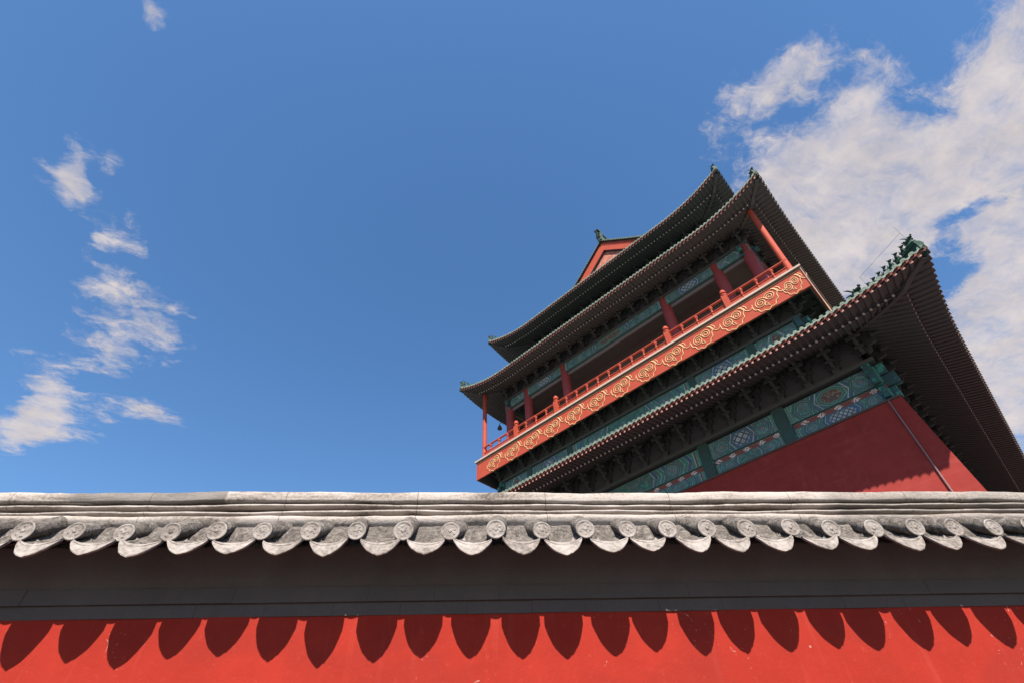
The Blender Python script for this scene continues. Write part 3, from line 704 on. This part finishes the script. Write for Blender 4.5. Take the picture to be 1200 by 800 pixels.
# ---- balcony storey (pingzuo)
mb = MB(); mb.box(-HX + 1.2, -HY + 1.2, 15.2, HX - 1.2, HY - 1.2, 19.85); mb.build('balcony_base', M_SOFFIT, tower)
for k in range(4):
    P = PZ[k]; pw = 0.19
    for i, s in enumerate(P):
        if i in (0, len(P) - 1) and k % 2 == 1: continue
        mb = MB(); sbox(mb, k, s - pw, s + pw, -1.5, -1.08, 16.2, 18.8); mb.build('balcony_post', M_POSTPAINT, tower)
    for i in range(len(P) - 1):
        a, b_ = P[i] + pw + 0.003, P[i + 1] - pw - 0.003
        if k % 2 == 1:
            if i == 0: a += 0.05
            if i == len(P) - 2: b_ -= 0.05
        L = b_ - a; st = ('octagon', 'lattice', 'cloud')[min(i, len(P) - 2 - i) % 3]
        uvbox('balcony_beam', k, a, b_, -1.5, -1.13, 17.95, 18.75, paint_for(L / 0.80, st), tower)
        uvbox('balcony_lower_beam', k, a, b_, -1.5, -1.15, 17.2, 17.93, paint_for(L / 0.73, 'cloud'), tower)
mb = MB(); ring_box(mb, -1.05, -1.6, 18.803, 18.965); mb.build('balcony_plate', M_BRACKET, tower)
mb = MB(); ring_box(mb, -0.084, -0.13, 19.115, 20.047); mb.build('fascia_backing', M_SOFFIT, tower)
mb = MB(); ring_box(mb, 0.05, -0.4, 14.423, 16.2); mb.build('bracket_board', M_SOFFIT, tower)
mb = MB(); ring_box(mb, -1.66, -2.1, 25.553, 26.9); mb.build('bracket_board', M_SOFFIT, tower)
corner_ends(-1.16, 17.6, 18.75, 0.5, 0.3, 'corner_beam_end')

mb = MB(); ring_box(mb, 0.10, -3.6, 20.39, 20.50); mb.build('balcony_deck', M_PLANK, tower)
mb = MB(); ring_box(mb, -0.05, -1.9, 20.05, 20.387); mb.build('deck_joists', M_SOFFIT, tower)
def scroll_mesh():
    mb = MB(); P = 1.675
    def ln(p, r=0.0175): mb.tube([(a, -0.012, b) for a, b in p], r, 5)
    def spiral(cx, cz, r0, r1, turns, a0, sgn):
        n = int(turns * 18); return [(cx + (r0 + (r1 - r0) * i / n) * math.cos(a0 + sgn * 2 * math.pi * turns * i / n), cz + (r0 + (r1 - r0) * i / n) * math.sin(a0 + sgn * 2 * math.pi * turns * i / n)) for i in range(n + 1)]
    ln(spiral(-0.23, 0.03, 0.29, 0.03, 2.4, 0.2, 1))
    ln(spiral(0.22, 0.13, 0.25, 0.03, 2.2, math.pi - 0.2, -1))
    lobes = [(-0.62, 0.10), (-0.60, -0.12), (-0.46, -0.22), (-0.40, -0.38), (-0.22, -0.42), (-0.08, -0.52), (0.08, -0.44), (0.28, -0.44), (0.36, -0.28), (0.50, -0.18), (0.52, 0.02), (0.60, 0.16), (0.52, 0.34), (0.40, 0.44)]
    pts = []
    for i in range(len(lobes) - 1):
        p0 = lobes[max(i - 1, 0)]; p1 = lobes[i]; p2 = lobes[i + 1]; p3 = lobes[min(i + 2, len(lobes) - 1)]
        for j in range(4):
            t = j / 4; f = lambda a, b, c, d: 0.5 * (2 * b + (c - a) * t + (2 * a - 5 * b + 4 * c - d) * t * t + (3 * b - a - 3 * c + d) * t ** 3)
            bul = 0.03 * math.sin(math.pi * t) if i % 2 else 0.0
            pts.append((f(p0[0], p1[0], p2[0], p3[0]), f(p0[1], p1[1], p2[1], p3[1]) - bul))
    ln(pts)
    ln([(0.40, 0.44), (0.52, 0.40), (0.60, 0.28), (0.66, 0.10), (0.76, 0.0), (0.88, -0.02), (0.98, 0.06), (1.02, 0.20)])
    ln([(0.62, 0.42), (0.72, 0.30), (0.74, 0.16)], 0.016)
    ln(spiral(0.0, -0.2, 0.12, 0.02, 1.2, 1.2, 1), 0.015)
    mb.ball((0.06, -0.01, -0.30), (0.028, 0.02, 0.028), 6)
    return mb.mesh('gilt_scroll', M_GOLD, True)
SCR = scroll_mesh()
SCRH = None
for k in range(4):
    hs, hn = dims(k); mb = MB()
    e = 0.0 if k % 2 == 0 else -0.083
    sbox(mb, k, -hs - e if k % 2 else -hs, hs + e, -0.08, 0.0, 19.10, 20.33)
    fb_ = mb.build('fascia_board', M_RED, tower)
    mb = MB(); sbox(mb, k, -hs - e if k % 2 else -hs, hs + e, 0.003, 0.018, 20.255, 20.285); mb.build('gilt_line', M_GOLD, fb_)
    if k in (0, 1, 3):
        n = 13 if k == 0 else 20
        for i in range(n):
            s = hs - (0.23 + 1.675 * i) if k == 0 else -hs + 0.9 + 1.675 * i
            if k == 0 and i == 0: s = hs - 0.62
            if k == 0 and i == n - 1: s = -hs + 1.66
            o = bpy.data.objects.new('gilt_scroll', SCR); COL.objects.link(o); o.parent = fb_
            o.location = side(k, s, hn + 0.012, 19.66); o.rotation_euler = (0, 0, k * math.pi / 2)
            o.scale = ((0.72 if k == 0 and i == 0 else 1.04) * random.uniform(0.98, 1.02), 0.5, 1.12 * random.uniform(0.97, 1.02))

# railing
def newel_mesh():
    mb = MB(); mb.box(-0.14, -0.14, 0, 0.14, 0.14, 1.12)
    mb.lathe([(0.0, 1.12), (0.17, 1.12), (0.17, 1.17), (0.11, 1.2), (0.10, 1.24), (0.155, 1.3), (0.16, 1.4), (0.12, 1.5), (0.05, 1.57), (0.0, 1.58)], n=12)
    return mb.mesh('newel_post', M_RED)
def baluster_mesh():
    mb = MB(); mb.lathe([(0, 0), (0.05, 0), (0.05, 0.5), (0.085, 0.54), (0.085, 0.58), (0.045, 0.64), (0.05, 0.74), (0.10, 0.86), (0.11, 0.93), (0.06, 0.98), (0.0, 0.98)], n=8)
    return mb.mesh('baluster', M_RED)
NEW = newel_mesh(); BAL = baluster_mesh()
RO = -0.27
nb_total = 0
for k in range(4):
    hs, hn = dims(k); mb = MB(); E_ = hs + RO - (0.0 if k % 2 == 0 else 0.12)
    mb.tube([side(k, -E_, hn + RO, 21.52), side(k, E_, hn + RO, 21.52)], 0.065, 8)
    mb.tube([side(k, -E_, hn + RO, 21.07), side(k, E_, hn + RO, 21.07)], 0.04, 8)
    sbox(mb, k, -E_, E_, RO - 0.03, RO + 0.03, 20.503, 20.58)
    sbox(mb, k, -E_, E_, RO - 0.02, RO + 0.02, 20.62, 20.98)
    rl = mb.build('balustrade', M_RED, tower)
    news = [p for p in C2[k][1:-1]]
    for s in news:
        o = bpy.data.objects.new('newel_post', NEW); COL.objects.link(o); o.parent = rl; o.location = side(k, s, hn + RO, 20.503)
    stops = [-E_] + news + [E_]
    for a, b_ in zip(stops, stops[1:]):
        n = max(1, round((b_ - a) / 0.78))
        for i in range(1, n):
            o = bpy.data.objects.new('baluster', BAL); COL.objects.link(o); o.parent = rl; o.location = side(k, a + (b_ - a) * i / n, hn + RO, 20.503)

# slender corner props and the gallery columns
for sx in (-1, 1):
    for sy in (-1, 1):
        mb = MB(); x, y = sx * (HX - 0.36), sy * (HY - 0.36)
        mb.tube([(x, y, 20.503), (x, y, 26.9)], 0.15, 14); mb.box(x - 0.2, y - 0.2, 20.503, x + 0.2, y + 0.2, 20.75)
        mb.build('corner_prop', M_RED, tower)
for k in range(4):
    hs, hn = dims(k); P = C2[k]
    for i, s in enumerate(P):
        if k % 2 == 1 and i in (0, len(P) - 1): continue
        mb = MB(); x, y, _ = side(k, s, hn - 1.65, 0)
        mb.lathe([(0.0, 20.503), (0.42, 20.503), (0.42, 20.62), (0.33, 20.68), (0.31, 20.75), (0.30, 25.45), (0, 25.45)], (x, y, 0), 20)
        mb.build('gallery_column', M_RED2, tower, False)
    for i in range(len(P) - 1):
        a, b_ = P[i], P[i + 1]
        if k % 2 == 1:
            if i == 0: a += 0.26
            if i == len(P) - 2: b_ -= 0.26
        elif i == 0: a -= 0.26
        if k % 2 == 0 and i == len(P) - 2: b_ += 0.26
        st = ('cloud', 'lattice', 'octagon')[min(i, len(P) - 2 - i) % 3]
        uvbox('gallery_beam', k, a + 0.003, b_ - 0.003, -1.86, -1.42, 24.72, 25.42, paint_for((b_ - a) / 0.70, st), tower)
        sb0, sb1 = (P[i] + 0.3, P[i + 1] - 0.3)
        mb = MB(); sbox(mb, k, sb0, sb1, -1.70, -1.60, 24.50, 24.717); mb.build('gallery_strut', M_INNER, tower)
mb = MB(); ring_box(mb, -1.32, -1.98, 25.423, 25.52); mb.build('gallery_plate', M_BRACKET, tower)
corner_ends(-1.72, 24.55, 25.4, 0.75, 0.30, 'corner_beam_end')
mb = MB(); ring_box(mb, -1.9, -3.55, 25.45, 25.55); mb.build('gallery_ceiling', M_SOFFIT, tower)

# the inner hall of the upper floor with its latticed doors
mb = MB(); mb.box(-HX + 3.5, -HY + 3.5, 20.4, HX - 3.5, HY - 3.5, 31.9); upper_wall = mb.build('upper_wall', M_INNER, tower)
for k in range(4):
    hs, hn = dims(k)
    P = [q for q in C2[k][1:-1]]
    for i in range(len(P) - 1):
        a, b_ = P[i] + 0.3, P[i + 1] - 0.3; n = max(2, round((b_ - a) / 1.3)); wdt = (b_ - a) / n
        for j in range(n):
            s0 = a + j * wdt + 0.03; s1 = s0 + wdt - 0.06; mb = MB()
            sbox(mb, k, s0, s1, -3.5, -3.44, 20.52, 24.4, 0)
            sbox(mb, k, s0 + 0.12, s1 - 0.12, -3.44, -3.43, 21.9, 24.2, 1)
            for q in range(1, 6):
                ss = s0 + 0.12 + (s1 - s0 - 0.24) * q / 6; sbox(mb, k, ss - 0.015, ss + 0.015, -3.43, -3.41, 21.9, 24.2, 0)
            for q in range(1, 12):
                zz = 21.9 + 2.3 * q / 12; sbox(mb, k, s0 + 0.12, s1 - 0.12, -3.43, -3.413, zz - 0.015, zz + 0.015, 0)
            mb.build('lattice_door', [M_INNER, M_VOID], upper_wall)
for k in (0, 1, 2, 3):
    hs, hn = dims(k); e = 0.0 if k % 2 == 0 else 0.06
    uvbox('crown_beam', k, -hs + 3.44 + e, hs - 3.44 - e, -3.5, -3.40, 29.6, 30.4, paint_for(2 * (hs - 3.44) / 0.8, 'cloud'), tower)

# ---- top roof: upper slopes, gables, main ridge, dragon ends
mb = MB(); yg = HY + TOP.o_e - 3.8
ds = [3.75 + (10.35 - 3.75) * i / 10 for i in range(11)]
for sx in (-1, 1):
    mb.grid([[(sx * (TOP.hx - d), y, TOP.zt(TOP.o_e - d)) for y in (-yg - 0.55, -yg, 0, yg, yg + 0.55)] for d in ds], 0)
    mb.grid([[(sx * (TOP.hx - d), y, TOP.zt(TOP.o_e - d) - 0.12) for y in (-yg - 0.55, -yg, 0, yg, yg + 0.55)] for d in ds], 1)
mb.build('upper_slope', [M_DKGREEN, M_SOFFIT], top_roof)
for sy in (-1, 1):
    prof = [(TOP.hx - d, TOP.zt(TOP.o_e - d)) for d in ds]
    line = prof + [(-a, b) for a, b in prof[::-1][1:]]
    # panel
    mb = MB(); mb.extrude([(a, b - 0.1) for a, b in line] , lambda a, b, t: (a, sy * (yg + 0.25 + t), b), 0.0, 0.06); gb = mb.build('gable', M_GABLE, tower)
    # bargeboards: one each side of the peak
    for sx in (-1, 1):
        mb = MB(); wd = 1.18
        up_ = [(sx * a, b - 0.02) for a, b in prof]; dn = [(sx * a, b - 0.02 - wd) for a, b in prof]
        mb.extrude(up_ + dn[::-1], lambda a, b, t: (a, sy * (yg + 0.40 + t), b), 0.0, 0.10, 0)
        d2 = [(sx * a, b - 0.02 - wd + 0.01) for a, b in prof]; d3 = [(sx * a, b - 0.10 - wd) for a, b in prof]
        mb.extrude(d2 + d3[::-1], lambda a, b, t: (a, sy * (yg + 0.36 + t), b), 0.0, 0.10, 1)
        mb.build('bargeboard', [M_RED, M_IRON], gb)
        mb = MB()
        # dark line and green verge tiles above the bargeboard
        rows = [[(sx * a, sy * (yg + y_), b + z_) for y_, z_ in ((-0.15, 0.10), (0.1, 0.22), (0.42, 0.22), (0.62, 0.12), (0.64, 0.0), (0.45, -0.03))] for a, b in prof]
        mb.grid(rows, 0)
        L = [Vector((a, 0, b)) for a, b in prof]; tot = 0
        for p0, p1 in zip(L, L[1:]):
            n = max(1, round((p1 - p0).length / 0.24))
            for j in range(n):
                c = p0.lerp(p1, (j + 0.5) / n)
                mb.tube([(sx * c.x, sy * (yg + 0.55), c.z + 0.08), (sx * c.x, sy * (yg + 0.70), c.z + 0.05)], 0.075, 8, 1)
        mb.build('verge_tiles', [M_DKGREEN, M_GREENL], gb)
mb = MB(); zr_ = TOP.z_e + 7.75
for a, z0, z1 in ((0.34, -0.15, 0.16), (0.26, 0.16, 0.30), (0.22, 0.30, 0.78), (0.30, 0.78, 0.90)):
    mb.box(-a, -yg - 0.5 + 0.02 * a, zr_ + z0 + 0.001, a, yg + 0.5 - 0.02 * a, zr_ + z1)
mb.tube([(0, -yg - 0.45, zr_ + 0.93), (0, yg + 0.45, zr_ + 0.93)], 0.16, 10)
mb.build('main_ridge', M_GREEN, top_roof)
for sy in (-1, 1):
    out = [(0.85, -0.1), (0.85, 0.45), (0.66, 0.70), (0.82, 0.86), (0.60, 0.90), (0.45, 0.82), (0.30, 1.00), (0.22, 1.28), (0.02, 1.55), (-0.30, 1.72), (-0.62, 1.70), (-0.80, 1.50), (-0.66, 1.38), (-0.52, 1.50), (-0.34, 1.42), (-0.28, 1.20), (-0.44, 0.98), (-0.62, 1.02), (-0.50, 0.78), (-0.56, 0.50), (-0.72, 0.42), (-0.54, 0.22), (-0.50, -0.1)]
    mb = MB(); mb.extrude(out, lambda a, b, t: (t, sy * (yg + 0.35 - a * 0.85), zr_ + 0.1 + b * 0.78), -0.2, 0.2)
    for a_, z_ in ((-0.72, 0.95), (-0.74, 0.5)):
        mb.tube([(0, sy * (yg + 0.35 + 0.40), zr_ + z_ - 0.1), (0, sy * (yg + 0.35 - a_ ), zr_ + z_ + 0.12)], [0.1, 0.03], 6)
    for s in (-1, 1): mb.ball((s * 0.25, sy * (yg - 0.22), zr_ + 0.82), 0.1, 8)
    mb.build('ridge_dragon', M_GREEN, top_roof, bevel=0.05)

# ---- cables and lightning rod
mb = MB(); mb.tube([side(0, HX + 0.03, HY + 0.035, 20.38), side(0, HX + 0.03, HY + 0.035, 17.1)], 0.02, 6)
mb.build('lightning_cable', M_PIPE, tower)
mb = MB(); b0 = lambda z: ot + 0.082 * (zt - z)
for dx_ in (0.0,):
    mb.tube([(HX - 0.14 + dx_, -HY - b0(12.5) - 0.06, 12.5), (HX - 0.14 + dx_, -HY - b0(6) - 0.06, 6.0), (HX - 0.14 + dx_, -HY - b0(0.2) - 0.06, 0.0)], 0.022, 6)
mb.build('lightning_cable', M_INNER, tower)
mb = MB()
def hipat(t, dz):
    o_ = LOWER.o_e - t; return LOWER.warp((HX + o_, -HY - o_, LOWER.zt(o_) + dz))
p0 = Vector(hipat(0.15, 0.3)); p1 = Vector(hipat(1.5, 0.3))
mb.tube([p0, p0 + Vector((0, 0, 1.2))], 0.0045, 5); mb.tube([p1, p1 + Vector((0, 0, 0.9)), p0 + Vector((0, 0, 0.8))], 0.0045, 5)
mb.build('lightning_rod', M_IRON, lower_roof)

# ---- small lamp on a bracket arm at the far end of the gallery
lx, ly, lz = side(0, -(20.33 - 11.0), HY - 1.35, 23.45)
Mt = Matrix.Translation((TX, TY, 0)) @ Matrix.Rotation(TA, 4, 'Z')
lamp = empty('bracket_lamp', Mt @ Vector((lx, ly, lz)), TA, 'small dark lamp on a bracket arm beside the far end column of the balcony gallery', 'lamp')
mb = MB(); mb.tube([(0.0, 0.02, 0.3), (-0.25, -0.02, 0.36), (-0.62, -0.05, 0.36), (-0.75, -0.06, 0.28), (-0.75, -0.06, 0.16)], 0.025, 6); mb.ball((0, 0.03, 0.3), 0.06, 8); mb.build('arm', M_IRON, lamp)
mb = MB(); mb.lathe([(0.0, 0.18), (0.06, 0.17), (0.09, 0.10), (0.15, -0.02), (0.17, -0.16), (0.12, -0.17), (0.0, -0.15)], (-0.75, -0.06, 0.0), 12); mb.build('lamp_shade', M_IRON, lamp, True)

# ------------------------------------------------------------------ the near wall
WY = R(5.0); YW = 2.354
nv = Vector((-math.sin(WY), math.cos(WY), 0))
wall = empty('boundary_wall', nv * YW, WY, 'long red plastered wall with pale ridged coping and grey eave tiles in the foreground', 'wall')
HALF = 6.2; Z0 = EYE
wall['kind'] = 'thing'
def Yl(y): return y - YW
# plaster body
mb = MB(); nx = 60
mb.grid([[(-HALF + 2 * HALF * i / nx, 0.003 * math.sin(i * 1.7), z) for i in range(nx + 1)] for z in (0, 1.0, 1.8, Z0 + 0.79)])
mb.box(-HALF, 0.02, 0, HALF, 0.34, Z0 + 1.10); mb.build('plaster_face', M_WALL, wall)
# cornice courses stepping out under the tiles
mb = MB()
for j, (y, z0, z1) in enumerate([(2.350, 0.751, 0.80), (2.338, 0.802, 0.862)]):
    x = -HALF - 0.14 * (j % 2)
    while x < HALF:
        x1 = x + 0.28; jit = random.uniform(-0.0012, 0.0012)
        mb.box(x + 0.0004, Yl(y) + jit, Z0 + z0 + random.uniform(0, 0.0012), x1 - 0.0004, 0.36 - Yl(y), Z0 + z1 + 0.0015); x = x1
rr = random.Random(3)
cut = [(2.346, 0.856), (2.3385, 0.866), (2.325, 0.90), (2.300, 0.95), (2.262, 1.005), (2.262, 1.03)]
mb.grid([[(-HALF + 2 * HALF * i / 160, Yl(y) + rr.uniform(-0.002, 0.002), Z0 + z + rr.uniform(-0.001, 0.001)) for i in range(161)] for y, z in cut])
mb.build('cornice', M_CORNICE, wall)
# ridge: profile swept along with slight waviness
def wav(x, j): return 0.004 * math.sin(x * 2.1 + j) + 0.003 * math.sin(x * 5.3 + 2 * j) + 0.002 * math.sin(x * 13 + j * 3)
def ridge(name, prof, m_, j, n=260, rough=0.0012):
    mb = MB(); rows = []
    for i in range(n + 1):
        x = -HALF + 2 * HALF * i / n
        front = [(x, Yl(y) + random.uniform(-rough, rough), Z0 + z + wav(x, j) * 0.8 + random.uniform(-rough, rough)) for y, z in prof]
        back = [(x, 0.36 - Yl(y), Z0 + z + wav(x, j) * 0.8) for y, z in prof[::-1]]
        rows.append(front + back)
    mb.grid(rows); return mb.build(name, m_, wall, True)
T = 0.5605   # tan of the elevation of the top edge
ridge('ridge_bedding', [(2.40, 1.04), (2.290, 1.122), (2.280, 1.140), (2.280, 1.156), (2.286, 1.162), (2.36, 1.164)], M_COPING, 0.3)
ridge('ridge_core', [(2.345, 1.15), (2.345, 1.24)], M_CORNICE, 1.0)  # darker tone than the courses, deepens the shade in the grooves between them
ridge('ridge_course', [(2.352, 1.180), (2.303, 1.181), (2.299, 1.185), (2.299, 1.190), (2.304, 1.194), (2.352, 1.195)], M_COPING, 2.0)
ridge('ridge_course', [(2.352, 1.214), (2.307, 1.2145), (2.303, 1.218), (2.303, 1.223), (2.308, 1.2275), (2.352, 1.228)], M_COPING, 3.1)
ridge('coping', [(2.352, 1.238), (2.304, 1.2385), (2.297, 1.243), (2.296, 1.250), (2.298, 1.278), (2.306, 1.291), (2.33, 1.302), (2.40, 1.318), (2.50, 1.328)], M_COPING, 3.6)

# eave tiles: drip tiles and round cover tiles, each one a part
SL = 0.62                                   # roof slope
def drip_mesh(v):
    rnd = random.Random(40 + v); mb = MB(); W_ = 0.0805
    n = 18; top = []; bot = []; lean = 0.52; sk = rnd.uniform(-0.06, 0.06)
    for i in range(n + 1):
        a = -1 + 2 * i / n
        zt_ = -0.0205 * (1 - abs(a) ** 2.2)
        aa = max(-1, min(1, a + sk * (1 - a * a)))
        zb_ = -0.012 - 0.068 * (1 - abs(aa) ** 2.1) ** 0.90 - 0.004 * max(0, 1 - abs(aa) * 4) + rnd.uniform(-0.0014, 0.0014)
        if abs(a) == 1: zb_ = -0.012; zt_ = 0.002
        top.append((a * W_, zt_ + rnd.uniform(-0.0008, 0.0008))); bot.append((a * W_, zb_))
    prof = [(0.0, 0.003), (0.05, -0.001), (0.2, -0.0016), (0.26, 0.0006), (0.55, -0.0006), (0.84, 0.0004), (0.92, -0.0008), (1.0, 0.0015)]
    fr = [[(x0, lean * (z0 + (z1 - z0) * f) + d + 0.0012 * math.sin(40 * x0 + 9 * f + v), z0 + (z1 - z0) * f) for f, d in prof] for (x0, z0), (x1, z1) in zip(top, bot)]
    mb.grid(fr); bk = [[(x0, lean * z0 + 0.014, z0), (x1, lean * z1 + 0.012, z1)] for (x0, z0), (x1, z1) in zip(top, bot)]
    mb.grid(bk)
    mb.grid([[a[0], b_[0]] for a, b_ in zip(fr, bk)]); mb.grid([[a[-1], b_[-1]] for a, b_ in zip(fr, bk)])
    mb.grid([[a, b_] for a, b_ in zip([fr[0][0], fr[0][-1]], bk[0])]); mb.grid([[a, b_] for a, b_ in zip([fr[-1][0], fr[-1][-1]], bk[-1])])
    # channel running up the slope from just under the rim
    rows = []
    for j in range(7):
        y = 0.20 * j / 6; t_ = 1 - j / 6
        rows.append([(x, (lean * z + 0.006) * t_ + y, z - 0.007 * t_ + SL * y + rnd.uniform(-0.0025, 0.0025) * (j > 0)) for x, z in top])
    mb.grid(rows, 1); mb.grid([[(x, y, z - 0.012) for x, y, z in r] for r in rows], 1)
    mb.grid([[(x, y + (0.007 + rnd.uniform(0, 0.022)) * (q > 0), z + 0.0012 + SL * 0.0) for x, y, z in rows[0]] if q == 0 else [(x, (lean * z + 0.006) + f, z - 0.0055 + SL * f) for (x, z), f in zip(top, [rnd.uniform(0.012, 0.04) for _ in top])] for q in (0, 1)], 2)  # ragged dark strip: shade behind the lip put into its colour, tinted like moss
    # crumbs of old mortar along the lip
    for q in range(rnd.randint(4, 9)):
        x = rnd.uniform(-0.065, 0.065); h = rnd.uniform(0.006, 0.024); zz = -0.034 * (1 - abs(x / W_) ** 2.2); w2 = rnd.uniform(0.004, 0.014); y = rnd.uniform(0.012, 0.06)
        mb.add([(x - w2, y, zz + SL * y), (x + w2, y - 0.004, zz + SL * y), (x + w2 * 0.4, y + 0.02, zz + SL * y + 0.01), (x + rnd.uniform(-w2, w2), y + 0.006, zz + SL * y + h)], [(0, 1, 3), (1, 2, 3), (2, 0, 3)], rnd.choice((0, 1)))
    return mb.mesh('drip_tile', [M_TILE, M_GRIME, M_LIPSHADE], False)
def cover_mesh(v):
    rnd = random.Random(90 + v); mb = MB(); r = 0.0412; n = 24
    rings = [(0.0, 0.0), (0.35, 0.0006), (0.62, 0.0002), (0.78, 0.0010), (0.84, -0.0014), (0.95, -0.0018), (1.0, 0.0012)]
    c = []
    for q, (f, d) in enumerate(rings):
        c.append([(r * f * math.cos(2 * math.pi * k / n), d + (rnd.uniform(-0.0016, 0.0016) if q < 4 else rnd.uniform(-0.0006, 0.0006)), r * f * math.sin(2 * math.pi * k / n)) for k in range(n + 1)])
    mb.grid(c)
    rows = [c[-1]]
    for j in range(7):
        y = 0.02 + 0.20 * j / 6; rr = r * (1 - 0.02 * (j == 0)) + (rnd.uniform(-0.001, 0.001))
        rows.append([(rr * math.cos(2 * math.pi * k / n), y, rr * math.sin(2 * math.pi * k / n) + SL * y * (1 if j else 0.5)) for k in range(n + 1)])
    mb.grid(rows, 1)
    # small raised boss and petals on the disc
    for k in range(6):
        a = k * math.pi / 3 + rnd.random(); mb.ball((0.5 * r * math.cos(a), 0.001, 0.5 * r * math.sin(a)), (0.006, 0.0018, 0.006), 6)
    mb.ball((0, 0.0, 0), (0.008, 0.002, 0.008), 6)
    return mb.mesh('cover_tile', [M_TILE, M_GRIME], True)
DR = [drip_mesh(v) for v in range(5)]; CV = [cover_mesh(v) for v in range(5)]
DX = [-1.775, -1.571, -1.377, -1.198, -1.013, -0.814, -0.622, -0.408, -0.218, -0.020, 0.190, 0.371, 0.572, 0.745, 0.946, 1.123, 1.313, 1.524, 1.698, 1.917, 2.099, 2.299]
while DX[0] > -HALF + 0.4: DX.insert(0, DX[0] - random.uniform(0.185, 0.208))
while DX[-1] < HALF - 0.4: DX.append(DX[-1] + random.uniform(0.185, 0.208))
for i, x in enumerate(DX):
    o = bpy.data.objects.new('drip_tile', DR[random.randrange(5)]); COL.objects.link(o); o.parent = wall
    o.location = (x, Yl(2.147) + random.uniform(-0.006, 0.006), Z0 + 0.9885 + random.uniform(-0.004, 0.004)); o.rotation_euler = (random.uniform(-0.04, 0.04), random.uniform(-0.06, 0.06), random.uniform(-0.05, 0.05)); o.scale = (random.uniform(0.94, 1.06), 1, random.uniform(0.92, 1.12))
for a, b_ in zip(DX, DX[1:]):
    o = bpy.data.objects.new('cover_tile', CV[random.randrange(5)]); COL.objects.link(o); o.parent = wall
    o.location = ((a + b_) / 2 + random.uniform(-0.006, 0.006), Yl(2.158) + random.uniform(-0.006, 0.006), Z0 + 1.029 + random.uniform(-0.004, 0.004)); o.rotation_euler = (random.uniform(-0.05, 0.05), random.uniform(-0.5, 0.5), random.uniform(-0.05, 0.05)); o.scale = (random.uniform(0.95, 1.06),) * 3
# mortar packed between the tiles under the ridge
mb = MB(); rows = []
rnd = random.Random(5)
for i in range(620):
    x = -HALF + 2 * HALF * i / 619
    rows.append([(x, Yl(2.215) + rnd.uniform(-0.008, 0.008), Z0 + 0.985 + rnd.uniform(-0.004, 0.006)), (x, Yl(2.245) + rnd.uniform(-0.01, 0.008), Z0 + 1.045 + rnd.uniform(-0.006, 0.008)), (x, Yl(2.275) + rnd.uniform(-0.006, 0.006), Z0 + 1.095 + rnd.uniform(-0.005, 0.006)), (x, Yl(2.31), Z0 + 1.125)])
mb.grid(rows); mb.build('mortar_fill', M_GRIME, wall, False)
